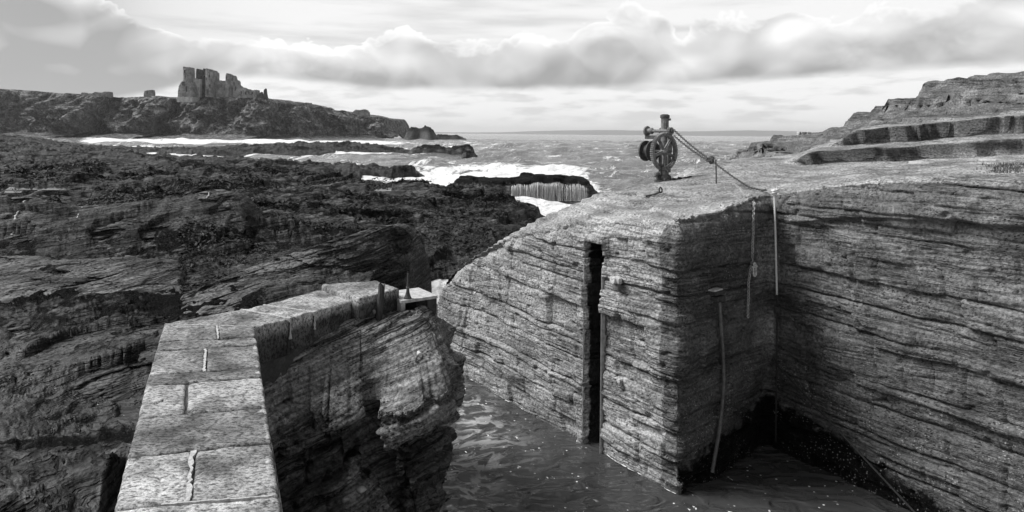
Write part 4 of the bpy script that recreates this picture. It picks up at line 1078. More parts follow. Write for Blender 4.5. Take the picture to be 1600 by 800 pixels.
# ================================================================== things
# ------------------------------------------------------------------ pier wall of coping stones
PZ = -2.8
pier = empty('pier_wall', tuple(at_z(330, 640, PZ) + np.array([0, 0, -1])))
tag(pier, 'low pier of big pale squared stones bending towards the channel', 'pier')
PIERLOC = np.array(pier.location)
def poly_stone(corners, ztop, depth, name='coping_stone', res=.05, bev=.028, seed=0, pale_edges=(), inset=.012):
    """stone with a rough, rounded top from 3D corner points (counter-clockwise or not), child of the pier"""
    c = np.array([[p[0], p[1]] for p in corners])
    cen = c.mean(0)
    area = .5 * np.sum(c[:, 0] * np.roll(c[:, 1], -1) - np.roll(c[:, 0], -1) * c[:, 1])
    if area < 0: c = c[::-1]
    # outline with many points
    out = []
    for a, b in zip(c, np.roll(c, -1, 0)):
        L = np.linalg.norm(b - a); n = max(2, int(L / res))
        out.append(a + (b - a) * np.linspace(0, 1, n, endpoint=False)[:, None])
    o = np.concatenate(out); m_ = len(o)
    # inset and round the corners slightly
    for _ in range(1): o = (np.roll(o, 1, 0) + 2 * o + np.roll(o, -1, 0)) / 4
    d = np.roll(o, -1, 0) - np.roll(o, 1, 0); d /= np.linalg.norm(d, axis=1)[:, None]
    nn = np.stack([d[:, 1], -d[:, 0]], 1)
    wob = .007 * fbm(xyz(o[:, 0] * 6, o[:, 1] * 6, 0 * o[:, 0] + seed), 3)
    o = o - nn * (inset + wob[:, None])
    rings = [(0, -depth), (0, -depth * .5), (0, -bev * 1.2), (bev * .3, -bev * .4), (bev, 0)]
    V = []; F_ = []
    for ins, dz in rings:
        V.append(np.column_stack([o - nn * ins, np.full(m_, ztop + dz)]))
    k = 9
    base = o - nn * bev
    for i in range(1, k + 1):
        t = 1 - i / k
        V.append(np.column_stack([cen + (base - cen) * t, np.full(m_, ztop)]))
    V = np.concatenate(V)
    x, y, z = V.T
    rough = .014 * fbm(xyz(x * 4, y * 5, z * 5 + seed), 4, .6) - .03 * sstep(perlin(xyz(x * 7 + seed, y * 7, 0 * x)), .45, .7)
    V[:, 2] += np.where(z > ztop - depth * .6, rough, 0)
    tl = fbm(xyz(x * .8, y * .8, 0 * x + seed * 3.3), 2) * .006; V[:, 2] += tl
    R = len(rings) + k
    idx = np.arange(R * m_).reshape(R, m_)
    q = np.stack([idx[:-1], np.roll(idx[:-1], -1, 1), np.roll(idx[1:], -1, 1), idx[1:]], -1).reshape(-1, 4)
    pale = np.zeros(len(V))
    for (p0, p1, wd) in pale_edges:
        p0 = np.array(p0[:2]); p1 = np.array(p1[:2]); e = (p1 - p0) / np.linalg.norm(p1 - p0)
        dd = np.abs((V[:, :2] - p0) @ np.array([e[1], -e[0]]))
        pale = np.maximum(pale, (1 - sstep(dd, wd * .3, wd)) * .52)
    pale = pale * (V[:, 2] > ztop - .09)
    side_shade = sstep(ztop - V[:, 2], .05, .12)  # paints shade on the faces below the rounded edge
    return raw_obj(name, V - PIERLOC, q, M['coping'], pier, {'pale': pale, 'side_shade': side_shade})
# first arm: rows of stones between cross joints (left and right row of the picture)
JL = [(255, 506), (246, 534), (242, 547), (230, 586), (225, 603), (213, 653), (196, 714), (176, 794), (150, 905), (110, 1090), (60, 1400)]
JR = [(400, 510), (402, 526), (404, 539), (409, 573), (411, 588), (418, 635), (426, 690), (439, 773), (456, 880), (483, 1060), (540, 1340)]
SPLIT = [(339, 341), None, (321, 319), None, (291, 288), None, (301, 293), None, (297, 290), None]
def zl(p): return at_z(p[0], p[1], PZ)
L0, L1 = zl(JL[0]), zl(JL[-1]); R0, R1 = zl(JR[0]), zl(JR[-1])
def lerp(a, b, t): return a + (b - a) * t
for i in range(len(JL) - 1):
    a, b = zl(JL[i]), zl(JR[i]); c, d = zl(JR[i+1]), zl(JL[i+1])
    pe = [(b, c, .16)]
    if SPLIT[i] is None:
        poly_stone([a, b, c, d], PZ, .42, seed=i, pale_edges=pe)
    else:
        f0 = (SPLIT[i][0] - JL[i][0]) / (JR[i][0] - JL[i][0]); f1 = (SPLIT[i][1] - JL[i+1][0]) / (JR[i+1][0] - JL[i+1][0])
        s, e = lerp(a, b, f0), lerp(d, c, f1)
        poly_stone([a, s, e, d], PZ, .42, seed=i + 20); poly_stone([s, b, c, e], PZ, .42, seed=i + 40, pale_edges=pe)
# second arm
pp = lambda x, y: at_z(x, y, PZ)
A1, A2, A3, A4 = pp(255, 505), pp(400, 511), pp(454, 497), pp(376, 483)
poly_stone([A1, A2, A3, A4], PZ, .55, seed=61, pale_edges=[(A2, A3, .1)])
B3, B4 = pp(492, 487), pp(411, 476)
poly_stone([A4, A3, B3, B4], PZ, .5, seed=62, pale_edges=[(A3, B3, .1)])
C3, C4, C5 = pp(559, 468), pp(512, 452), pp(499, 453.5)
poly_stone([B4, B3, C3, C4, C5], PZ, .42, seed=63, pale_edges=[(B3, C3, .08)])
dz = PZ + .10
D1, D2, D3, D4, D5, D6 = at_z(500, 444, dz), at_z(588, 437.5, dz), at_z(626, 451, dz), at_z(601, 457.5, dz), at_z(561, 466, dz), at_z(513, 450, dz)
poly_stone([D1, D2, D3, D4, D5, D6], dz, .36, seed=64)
# mortar ribbons lying in the open joints
def ribbon(pts, w, name='mortar', h=.002, depth=.06):
    mb = MB(); P_ = []
    fine = []
    for a, b in zip(pts[:-1], pts[1:]):
        a = np.array(a); b = np.array(b); n = max(2, int(np.linalg.norm(b - a) / .04))
        for k in range(n): fine.append(a + (b - a) * k / n)
    fine.append(np.array(pts[-1]))
    r = random.Random(len(fine))
    vs = []
    for i, p in enumerate(fine):
        d = fine[min(i + 1, len(fine) - 1)] - fine[max(i - 1, 0)]; d = d / np.linalg.norm(d)
        s = np.array([d[1], -d[0], 0]); ww = w * r.uniform(.55, 1.35) / 2; j = s * r.uniform(-.25, .25) * w
        vs += [p + j - s * ww - [0, 0, depth], p + j - s * ww * .8 + [0, 0, h], p + j + s * ww * .8 + [0, 0, h * r.uniform(.3, 1.2)], p + j + s * ww - [0, 0, depth]]
    fs = []
    for i in range(len(fine) - 1):
        for k in range(3): fs.append((i*4+k, i*4+k+1, i*4+k+5, i*4+k+4))
    mb.add([v - PIERLOC for v in vs], fs)
    return mb.build(name, M['mortar'], pier, smooth=True)
ribbon([lerp(zl(JL[0]), zl(JR[0]), .02), lerp(zl(JL[0]), zl(JR[0]), .98)], .028)
ribbon([pp(339, 508.5), pp(341, 529)], .026)
ribbon([pp(321, 545), pp(320, 560), pp(319, 580)], .034)
ribbon([pp(301, 704), pp(298, 735), pp(293, 783)], .045)
ribbon([lerp(zl(JL[7]), zl(JR[7]), .28), lerp(zl(JL[7]), zl(JR[7]), .95)], .022)
ribbon([A4, lerp(A4, A3, .4), A3], .035); ribbon([B4, B3], .032); ribbon([C4, C3], .04)
def drip(p, dzs, w):
    a = np.array(p); ribbon([a + [0.0, -.012, -.01], a + [0.01, -.03, -.03]], w)
# body of the pier below the stones
mb = MB()
def prism(mb, poly, z0, z1, loc):
    n = len(poly); vs = [np.array([p[0], p[1], z0]) - loc for p in poly] + [np.array([p[0], p[1], z1]) - loc for p in poly]
    mb.add(vs, [tuple(range(n - 1, -1, -1)), tuple(range(n, 2 * n))] + [(i, (i + 1) % n, n + (i + 1) % n, n + i) for i in range(n)])
inn = lambda P_, c, f=.955: np.array(c) + (np.array(P_) - np.array(c)) * f
cc = (L0 + L1 + R0 + R1) / 4
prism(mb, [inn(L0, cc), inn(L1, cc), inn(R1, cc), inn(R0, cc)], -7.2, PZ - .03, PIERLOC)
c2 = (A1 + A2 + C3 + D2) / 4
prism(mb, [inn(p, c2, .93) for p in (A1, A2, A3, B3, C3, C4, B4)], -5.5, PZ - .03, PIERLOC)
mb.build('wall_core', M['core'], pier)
# mortar runs down the face of the second arm
for p, ln in ((A3, .30), (B3, .26), (C3, .14)):
    mb = MB(); r = random.Random(int(ln * 100)); n = 9; vs = []
    f = np.array([.42, -.9, 0]);
    for i in range(n):
        t = i / (n - 1); w = (.014 + .006 * t) * r.uniform(.4, 1.5); s = np.array([.9, .42, 0])
        c = np.array(p) + f * .012 + np.array([0, 0, -.015 - ln * t])
        vs += [c - s * w - f * .03 - PIERLOC, c - s * w * .7 - PIERLOC, c + s * w * .7 - PIERLOC, c + s * w - f * .03 - PIERLOC]
    mb.add(vs, [(i*4+k, i*4+k+1, i*4+k+5, i*4+k+4) for i in range(n-1) for k in range(3)])
    mb.build('mortar', M['mortar'], pier, smooth=True)

# ------------------------------------------------------------------ sluice box, spindle, timber post at the pier end
def flat_prism(poly_xy, z0, z1, loc):
    mb = MB(); prism(mb, poly_xy, z0, z1, np.array(loc)); return mb
BZ = -2.86
b1, b2, b3 = at_z(599, 456.5, BZ), at_z(627, 470, BZ), at_z(684, 461.5, BZ)
b4 = b1 + (b3 - b2)
box = empty('sluice_box', tuple((b1 + b3) / 2 + np.array([0, 0, -.45])))
tag(box, 'pale concrete sluice box on legs at the tip of the pier', 'sluice box')
bl = np.array(box.location)
flat_prism([b1, b2, b3, b4], BZ - .055, BZ, bl).build('top_slab', M['concrete'], box, bevel=.012)
def leg_quad(a, b, w): # wall below the slab along a..b, inset
    d = (b - a) / np.linalg.norm(b - a); n = np.array([-d[1], d[0], 0]); return [a, b, b + n * w, a + n * w]
ins = lambda P_: (b1 + b3) / 2 + (P_ - (b1 + b3) / 2) * .97
i1, i2, i3, i4 = map(ins, (b1, b2, b3, b4))
flat_prism(leg_quad(i1, i2, .07), BZ - .22, BZ - .057, bl).build('side_wall', M['concrete'], box, bevel=.008)
e2 = i3 + (i2 - i3) * .27
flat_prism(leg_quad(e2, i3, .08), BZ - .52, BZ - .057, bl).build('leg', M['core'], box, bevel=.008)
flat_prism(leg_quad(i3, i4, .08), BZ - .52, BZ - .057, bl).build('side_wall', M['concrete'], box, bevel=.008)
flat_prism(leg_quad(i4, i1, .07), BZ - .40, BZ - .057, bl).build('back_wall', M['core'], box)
sp = at_z(637, 466.5, BZ)
spindle = empty('sluice_spindle', tuple(sp)); tag(spindle, 'dark iron cone with a thin upright rod on the sluice box', 'spindle')
mb = MB(); mb.tube([(0, 0, 0.002), (0, 0, .015), (0, 0, .03), (0, 0, .075), (0, 0, .13), (0, 0, .19)], [.067, .067, .058, .040, .028, .022], 14); mb.build('cone', M['iron_dark'], spindle, smooth=True)
mb = MB(); mb.tube([(0, 0, .19), (0, 0, .30), (.0, 0, .43)], [.019, .016, .013], 8); mb.build('rod', M['iron_dark'], spindle, smooth=True)
mb = MB(); mb.tube([(0, 0, .185), (0, 0, .205)], .028, 10); mb.build('collar', M['iron'], spindle, smooth=True)
tp = at_z(592.5, 488, -2.98)
post = empty('timber_post', tuple(tp)); tag(post, 'short weathered dark timber post beside the sluice box', 'post')
mb = MB(); r = random.Random(4); n = 10; vs = []; lv = 8
for j in range(lv):
    z = -.12 + .58 * j / (lv - 1)
    for k in range(n):
        t = 2 * math.pi * k / n; rr = .052 * (1 + .16 * math.sin(k * 2.7) + r.uniform(-.05, .05))
        vs.append((rr * math.cos(t) + .006 * j, rr * math.sin(t), z + (0.03 * math.sin(k * 1.9) if j == lv - 1 else 0)))
mb.add(vs, [(j*n+k, j*n+(k+1) % n, (j+1)*n+(k+1) % n, (j+1)*n+k) for j in range(lv-1) for k in range(n)] + [tuple((lv-1)*n+k for k in range(n))])
mb.build('stake', M['timber'], post)
mb = MB(); mb.tube([(-.062, -.03, .0), (-.075, -.05, .02), (-.08, -.06, .05)], [.02, .032, .022], 8); mb.build('fixing_bolt', M['iron'], post, smooth=True)

# ------------------------------------------------------------------ hand winch
def build_winch():
    base = at_z(1038, 284, -1.22)
    w = empty('hand_winch', tuple(base)); tag(w, 'rusty hand winch with a large spoked gear wheel on the ledge', 'winch')
    u = base[1] / F * .985                # metres per pixel at the winch
    X = lambda px: (px - 1038) * u
    Zp = lambda py: (283.5 - py) * u
    ax = Vector((.60, -.80, 0)); side = Vector((.80, .60, 0)); up = Vector((0, 0, 1))
    def ring_band(mb, c, ri, ro, h0, h1, n=48, teeth=0, th=.0):
        vs = []; fs = []
        for i in range(n):
            t = 2*math.pi*i/n; d = side * math.cos(t) + up * math.sin(t)
            ro_ = ro + (th if teeth and (i % 2 == 0) else 0)
            vs += [c + d*ri + ax*h0, c + d*ro_ + ax*h0, c + d*ro_ + ax*h1, c + d*ri + ax*h1]
        for i in range(n):
            j = (i+1) % n
            for k in range(4): fs.append((i*4+k, i*4+(k+1) % 4, j*4+(k+1) % 4, j*4+k))
        mb.add(vs, fs)
    # post: fluted column
    mb = MB(); n = 24; lv = [(-.1, .135), (0.02, .135), (.06, .12), (.30, .112), (.8, .108), (1.2, .106), (1.68, .102)]
    vs = []
    for z, r in lv:
        for k in range(n):
            t = 2*math.pi*k/n; rr = r * (1 - (.10 if k % 2 else 0) * (1 if z > .9 else .2)); vs.append((rr*math.cos(t), rr*math.sin(t), z))
    mb.add(vs, [(j*n+k, j*n+(k+1) % n, (j+1)*n+(k+1) % n, (j+1)*n+k) for j in range(len(lv)-1) for k in range(n)] + [tuple((len(lv)-1)*n+k for k in range(n))])
    pst = mb.build('post', M['iron'], w, smooth=True)
    mb = MB(); mb.tube([(0,0,1.66),(0,0,1.67),(0,0,1.69),(0,0,1.745),(0,0,1.77)], [.09,.122,.126,.12,.07], 20); mb.build('cap', M['iron_dark'], pst, smooth=True)
    mb = MB(); mb.tube([(.09,-.05,1.63),(.14,-.07,1.63)], .03, 8); mb.build('bolt', M['iron'], pst)
    # gear wheel in front of the post
    gc = Vector((X(1035) , 0, Zp(235))); gc = Vector((-.085, -.32, Zp(235)))
    gear = MB(); ring_band(gear, gc, .405, .465, -.05, .05, 120, 1, .03); g = gear.build('gear_wheel', M['iron'], w)
    mb = MB(); ring_band(mb, gc, .385, .407, -.02, .02, 64); mb.build('inner_rim', M['iron'], g)
    for k in range(5):
        t = math.radians(52 + 72 * k); d = side * math.cos(t) + up * math.sin(t); p = d.cross(ax)
        mb = MB(); vs = []
        for rr, hw in ((.07, .045), (.40, .034)):
            for a, b in ((-1, -1), (1, -1), (1, 1), (-1, 1)): vs.append(gc + d*rr + p*(a*hw) + ax*(b*.018))
        mb.add(vs, [(3,2,1,0),(4,5,6,7),(0,1,5,4),(1,2,6,5),(2,3,7,6),(3,0,4,7)])
        vs = []
        for rr, hw in ((.07, .016), (.40, .014)):
            for a, b in ((-1, .01), (1, .01), (1, .045), (-1, .045)): vs.append(gc + d*rr + p*(a*hw) + ax*b)
        mb.add(vs, [(3,2,1,0),(4,5,6,7),(0,1,5,4),(1,2,6,5),(2,3,7,6),(3,0,4,7)])
        mb.build('spoke', M['iron'], g)
    mb = MB(); mb.tube([gc - ax*.06, gc + ax*.05, gc + ax*.09, gc + ax*.14], [.085, .085, .065, .05], 18); mb.build('hub', M['iron'], g, smooth=True)
    # axle through the post, rope drum behind
    mb = MB(); mb.tube([gc - ax*.68, gc + ax*.18], .035, 12); mb.build('axle', M['iron_dark'], w, smooth=True)
    dc = gc - ax*.50
    mb = MB(); mb.tube([dc - ax*.14, dc - ax*.10, dc - ax*.10, dc + ax*.10, dc + ax*.10, dc + ax*.13], [.27, .27, .17, .17, .27, .27], 32); mb.build('drum', M['iron_dark'], w, smooth=True)
    # bracket carrying the upper shaft
    sc = Vector((.06, -.24, Zp(203)))
    mb = MB(); mb.tube([sc - ax*.72, sc + ax*.10], .042, 12); sh = mb.build('upper_shaft', M['iron'], w, smooth=True)
    mb = MB(); e = sc - ax*.70; mb.tube([e - ax*.09, e - ax*.08, e - ax*.03, e - ax*.02, e + ax*.0, e + ax*.05, e + ax*.10, e + ax*.12, e+ax*.16], [.09, .125, .13, .105, .07, .07, .085, .085, .05], 20); mb.build('warping_end', M['iron'], sh, smooth=True)
    mb = MB(); ring_band(mb, sc + ax*.03, .03, .085, -.05, .05, 36, 1, .018); mb.build('pinion', M['iron'], sh)
    mb = MB(); mb.tube([sc + ax*.08, sc + ax*.13], [.05, .05], 12); mb.build('shaft_nut', M['iron_dark'], sh, smooth=True)
    # cheek plates either side of the post
    for s_, nm in ((-.14, 'cheek_plate'), (.14, 'cheek_plate')):
        mb = MB(); c = Vector((0, 0, 0)) + ax*.0
        pts = [(-.05, Zp(268)), (.06, Zp(268)), (.08, Zp(240)), (.10, Zp(205)), (.06, Zp(197)), (-.04, Zp(199)), (-.06, Zp(236))]
        vs = [side*a + up*b + ax*(s_ - .02) for a, b in pts] + [side*a + up*b + ax*(s_ + .02) for a, b in pts]; k = len(pts)
        mb.add(vs, [tuple(range(k-1, -1, -1)), tuple(range(k, 2*k))] + [(i, (i+1) % k, k+(i+1) % k, k+i) for i in range(k)])
        mb.build(nm, M['iron'], w, bevel=.006)
    mb = MB(); mb.box(side*.20 + up*Zp(222), (.10, .10, .52), math.atan2(ax.y, ax.x)); mb.build('side_bar', M['iron'], w, bevel=.02)
    mb = MB(); mb.box(-side*.10 + up*Zp(213) - ax*.34, (.45, .09, .10), math.atan2(ax.y, ax.x)); mb.build('shaft_bracket', M['iron_dark'], w, bevel=.015)
    # brake strap and pawl under the wheel
    mb = MB(); mb.tube([gc + side*.30 - up*.16 + ax*.06, gc + side*.36 - up*.24 + ax*.06, gc + side*.26 - up*.36 + ax*.05, gc + side*.05 - up*.42 + ax*.05], .026, 8); mb.build('brake_strap', M['iron'], w, smooth=True)
    mb = MB(); mb.tube([gc - side*.16 - up*.38 + ax*.05, gc - side*.12 - up*.58 + ax*.02], .03, 8); mb.tube([gc - side*.25 - up*.33 + ax*.06, gc - side*.10 - up*.36 + ax*.06], .03, 8); mb.build('pawl', M['iron_dark'], w, smooth=True)
    # foot: flange with bolts and a small roller
    mb = MB(); mb.tube([(0,0,-.06),(0,0,.05),(0,0,.07),(0,0,.16),(0,0,.19)], [.26,.26,.19,.165,.12], 24); mb.build('foot_flange', M['iron_dark'], w, smooth=True)
    for k in range(6):
        t = math.radians(20 + 60*k); mb = MB(); mb.tube([(.22*math.cos(t), .22*math.sin(t), .04), (.22*math.cos(t), .22*math.sin(t), .10)], .028, 6); mb.build('bolt', M['iron'], w)
    mb = MB(); c = Vector((-.22, -.12, .20)); mb.tube([c - side*.10, c - side*.07, c - side*.065, c + side*.065, c + side*.07, c + side*.10], [.05, .075, .055, .055, .075, .05], 14); mb.build('guide_roller', M['iron'], w, smooth=True)
    mb = MB(); mb.box((-.16, -.08, .10), (.10, .12, .20), .6); mb.build('roller_bracket', M['iron_dark'], w, bevel=.015)
    return w, base, u
winch, WB, WU = build_winch()

# dried weed and rust lumps round the foot of the winch
def lumps(name, spots, mat, label, cat, kind=None):
    mb = MB(); r = random.Random(8)
    for (x, y, z, s) in spots:
        n = 7; vs = []
        for j in range(4):
            for k in range(n):
                t = 2*math.pi*k/n + j*.3; f = math.sin(math.pi * (j + .35) / 4.2); rr = s * f * r.uniform(.6, 1.3)
                vs.append((x + rr*math.cos(t), y + rr*math.sin(t), z + s * .75 * j / 3 * r.uniform(.7, 1.2) - .02))
        mb.add(vs, [(j*n+k, j*n+(k+1) % n, (j+1)*n+(k+1) % n, (j+1)*n+k) for j in range(3) for k in range(n)] + [tuple(3*n+k for k in range(n))])
    o = mb.build(name, mat); tag(o, label, cat, kind=kind); return o
r = random.Random(5)
sp_ = []
for k in range(120):
    t = r.uniform(0, 6.28); q = r.uniform(.16, .55); x = WB[0] + q * 1.25 * math.cos(t); y = WB[1] + q * .8 * math.sin(t)
    sp_.append((x, y, float(ledge_z(np.array([x]), np.array([y]))[0]), r.uniform(.02, .06)))
for x, y, s in ((-.62, .0, .06), (-.9, .1, .06), (.55, -.1, .06), (-1.3, .2, .05), (-.35, -.25, .06), (.7, .05, .05)):
    x += WB[0]; y += WB[1]; sp_.append((x, y, float(ledge_z(np.array([x]), np.array([y]))[0]), s))
lumps('dried_weed', sp_, M['weedlump'], 'dark dried weed and rust crumbs round the winch foot', 'weed', 'stuff')

# ------------------------------------------------------------------ chains
def chain_obj(name, path, link_len, wire, mat, label, cat='chain', parent=None, bm=None):
    P_ = [np.array(p, float) for p in path]
    seg = [np.linalg.norm(b - a) for a, b in zip(P_[:-1], P_[1:])]; tot = sum(seg)
    pitch = link_len - 2.1 * wire
    n = max(2, int(tot / pitch)); mb = bm or MB()
    def pos(s):
        for a, b, L in zip(P_[:-1], P_[1:], seg):
            if s <= L: return a + (b - a) * s / L, (b - a) / L
            s -= L
        return P_[-1], (P_[-1] - P_[-2]) / seg[-1]
    for i in range(n):
        c, d = pos((i + .5) * tot / n); d = Vector(d)
        a = d.orthogonal().normalized(); a.rotate(Matrix.Rotation((i % 2) * math.pi / 2 + .35, 3, d))
        # oval link
        h = link_len / 2; wv = link_len * .30; m_ = 12; k = 5; vs = []
        for q in range(m_):
            t = 2*math.pi*q/m_; cx = d * (math.cos(t) * (h - wire)) ; cy = a * (math.sin(t) * wv)
            rad = (d * (math.cos(t) * wv) + a * (math.sin(t) * h)).normalized(); bn = d.cross(a)
            for j in range(k):
                s = 2*math.pi*j/k; vs.append(Vector(c) + cx + cy + rad * (wire * math.cos(s)) + bn * (wire * math.sin(s)))
        mb.add(vs, [(q*k+j, ((q+1) % m_)*k+j, ((q+1) % m_)*k+(j+1) % k, q*k+(j+1) % k) for q in range(m_) for j in range(k)])
    if bm is not None: return
    o = mb.build(name, mat, parent, smooth=True)
    if parent is None: tag(o, label, cat)
    return o
def gz(x, y, lift=.03): return np.array([x, y, float(ledge_z(np.array([x]), np.array([y]))[0]) + lift])
knot = at_y(1110, 250, 15.6)
c0a = at_y(1053, 203, 16.75); c0b = at_y(1053, 212, 16.75)
def sag(a, b, s, n=10):
    return [a + (b - a) * t - np.array([0, 0, s * 4 * t * (1 - t)]) for t in np.linspace(0, 1, n)]
chain_obj('winch_chain', sag(c0a, knot, .03), .07, .0105, M['iron_dark'], 'upper run of dark chain from the winch pinion to the stake')
chain_obj('winch_chain', sag(c0b, knot + [0, 0, -.04], .04), .07, .0105, M['iron_dark'], 'lower run of dark chain from the winch side bar to the stake')
cin = np.array([5.12, 13.72, 0]); cin[2] = -1.08
chain_obj('mooring_chain', sag(knot + [.03, -.02, -.02], gz(5.0, 14.35, .06), .02, 12) + [gz(5.12, 13.95, .04), cin], .062, .0095, M['iron_dark'], 'heavy dark chain from the stake down to the pale rope knot')
mb = MB(); r = random.Random(3)
for k in range(9): mb.torus(knot + np.array([r.uniform(-.05, .05), r.uniform(-.05, .05), r.uniform(-.06, .05)]), (r.uniform(-1, 1), r.uniform(-1, 1), r.uniform(-1, 1)), r.uniform(.035, .06), .017, 12, 6)
tag(mb.build('chain_knot', M['iron_dark'], smooth=True), 'tangled knot of chain on top of the thin stake', 'chain')
skb = gz(*at_y(1119, 280, 15.62)[:2], 0)
mb = MB(); mb.tube([skb - [0, 0, .1], skb + [0.0, 0, .2], np.array([skb[0] - .01, skb[1], knot[2] + .0])], [.018, .015, .013], 8); tag(mb.build('iron_stake', M['iron_dark'], smooth=True), 'thin iron stake standing in the ledge under the chain knot', 'stake')
# thin chain lying on the ledge and hanging down the wall
W2 = (INNER - CORNER) / np.linalg.norm(INNER - CORNER); W2N = np.array([W2[1], -W2[0]])
def on_wall2(px, py, out=.07):
    t = (px - 800) / F
    s = (t * CORNER[1] - CORNER[0]) / (W2[0] - t * W2[1]); p = CORNER + W2 * s
    q = on_rock(px, py, at_y(px, py, p[1])); return q + np.array([W2N[0] * out, W2N[1] * out, 0])
grd = [(4.25, 16.75), (4.6, 16.3), (4.75, 15.7), (4.9, 15.1), (4.85, 14.5), (4.75, 13.9), (4.7, 13.5)]
top_w2 = on_wall2(1172, 306, .03)
hang = [gz(x, y, .02) for x, y in grd] + [np.array([top_w2[0] - .02, top_w2[1] + .05, float(ledge_z(np.array([top_w2[0]]), np.array([top_w2[1]]))[0]) + .03]), on_wall2(1174, 318, .06), on_wall2(1173, 340, .05), on_wall2(1173, 365, .05), on_wall2(1172, 390, .05), on_wall2(1171, 412, .05)]
hc = empty('hanging_chain', tuple(top_w2)); tag(hc, 'thin chain lying on the ledge and hanging down with a pale shackle', 'chain')
hl = np.array(hc.location)
chain_obj('chain_links', [p - hl for p in hang], .078, .009, M['chain'], '', parent=hc)
chain_obj('chain_tail', [on_wall2(x_, y_, .05) - hl for x_, y_ in ((1170, 414), (1166, 440), (1166, 460), (1165, 480), (1165, 496))], .078, .009, M['chain'], '', parent=hc)
sh_c = on_wall2(1174, 424, .07) - hl
mb = MB(); mb.torus(sh_c + [0, 0, -.02], (.65, -.75, 0), .06, .020, 20, 8, arc=(math.pi, 2*math.pi), xdir=(.75, .65, 0), sx=.7)
mb.tube([sh_c + [-.032, -.027, -.02], sh_c + [-.032, -.027, .09]], .019, 8); mb.tube([sh_c + [.032, .027, -.02], sh_c + [.032, .027, .09]], .019, 8)
mb.tube([sh_c + [-.06, -.05, .10], sh_c + [.06, .05, .10]], .022, 8); mb.build('shackle', M['ringpale'], hc, smooth=True)
mb = MB(); mb.torus(sh_c + [0, 0, .14], (.65, -.75, .2), .035, .016, 16, 7); mb.build('shackle_ring', M['ringpale'], hc, smooth=True)

# ------------------------------------------------------------------ pale rope in the inner corner
kn = at_y(1210, 300, 13.42)
rp = empty('mooring_rope', tuple(kn)); tag(rp, 'pale rope with a frayed knot hanging in the inner wall corner', 'rope')
def rope_tube(path, r, n=8): m_ = MB(); m_.tube(path, r, n); return m_
rb = at_y(1214, 458, 13.42)
mb = MB(); N_ = 260
for ph in (0, 2.09, 4.19):
    mb.tube([np.array([(rb - kn)[0] * t + .009 * math.cos(ph + t * 110), (rb - kn)[1] * t + .009 * math.sin(ph + t * 110), -.03 + (rb - kn)[2] * t]) for t in np.linspace(0, 1, N_)], .0115, 5)
mb.build('rope_strands', M['rope_pale'], rp, smooth=True)
mb = MB(); r = random.Random(12)
for k in range(5): mb.torus((r.uniform(-.02, .02), r.uniform(-.03, .0), -.04 + .02 * k), (r.uniform(-.4, .4), r.uniform(-.4, .4), 1), .038, .018, 14, 7)
mb.build('knot', M['rope_pale'], rp, smooth=True)
mb = MB()
for k in range(16):
    a = math.radians(r.uniform(-20, 200)); L = r.uniform(.10, .24); bend = r.uniform(-.06, .06)
    o_ = np.array([r.uniform(-.03, .03), r.uniform(-.05, .0), .02])
    if k > 10: a = math.radians(r.uniform(-35, 15)); L = r.uniform(.18, .30)
    pts = [o_ + np.array([math.cos(a) * L * t + bend * math.sin(3.1 * t), -.05 * t, math.sin(a) * L * t * (1 - .35 * t)]) for t in np.linspace(0, 1, 7)]
    mb.tube(pts, [.011, .011, .010, .010, .009, .008, .006], 6)
mb.build('frayed_ends', M['rope_pale'], rp, smooth=True)
mb = MB(); re = at_y(1212, 690, 13.42)
mb.tube([rb - kn + [0, 0, .03], rb - kn + [.01, 0, -.6], re - kn], .017, 7); mb.build('dark_lower_end', M['rope_dark'], rp, smooth=True)
mb = MB(); mb.box(at_y(1214, 484, 13.40) - kn, (.13, .08, .11), .6); mb.build('wedge', M['timber'], rp, bevel=.02)
# dark rope slanting down the right-hand wall
W3 = np.array([4.4, -7.3]) / np.linalg.norm([4.4, -7.3]); W3N = np.array([W3[1], -W3[0]])
def on_wall3(px, py, out=.07):
    t = (px - 800) / F
    s = (t * INNER[1] - INNER[0]) / (W3[0] - t * W3[1]); p = INNER + W3 * s
    q = on_rock(px, py, at_y(px, py, p[1])); return q + np.array([W3N[0] * out, W3N[1] * out, 0])
mb = MB(); rpth = [on_wall3(x_, y_, .05) for x_, y_ in ((1216, 560), (1250, 612), (1300, 672), (1350, 722), (1400, 768), (1450, 812), (1490, 850))]; rpth = [rpth[0] + (rpth[-1] - rpth[0]) * t + np.array([W3N[0], W3N[1], 0]) * .13 for t in np.linspace(0, 1, 9)]; mb.tube(rpth, .018, 7)
tag(mb.build('slanting_rope', M['rope_dark'], smooth=True), 'dark taut rope slanting down the right-hand basin wall', 'rope')
# bowed fender pole on wall 2
fp = empty('fender_pole', tuple(on_wall2(1116, 690, .05))); tag(fp, 'bowed grey pole hanging from a bracket on the shaded wall', 'pole')
fl = np.array(fp.location)
pts = [on_wall2(x, y, .09) - fl for x, y in ((1117, 470), (1120, 510), (1123, 550), (1124.5, 590), (1122, 630), (1118, 665), (1112, 700), (1106, 735))]
mb = MB(); mb.tube(pts, .033, 10); mb.build('pole', plain('grey_pole', .12, .7, .4, 10, .5, .01), fp, smooth=True)
mb = MB(); c = on_wall2(1114, 458, .05) - fl; mb.box(c + [0, 0, .03], (.32, .22, .07), .72); mb.box(c + [.01, -.02, -.07], (.26, .22, .08), .72); mb.tube([c + [-.07, .02, .05], c + [-.08, .0, .12]], [.03, .02], 8); mb.build('bracket', M['timber'], fp, bevel=.012)
mb = MB(); mb.box(c + [-.02, -.03, .08], (.28, .16, .025), .72); mb.build('bracket_top', M['ringpale'], fp, bevel=.006)

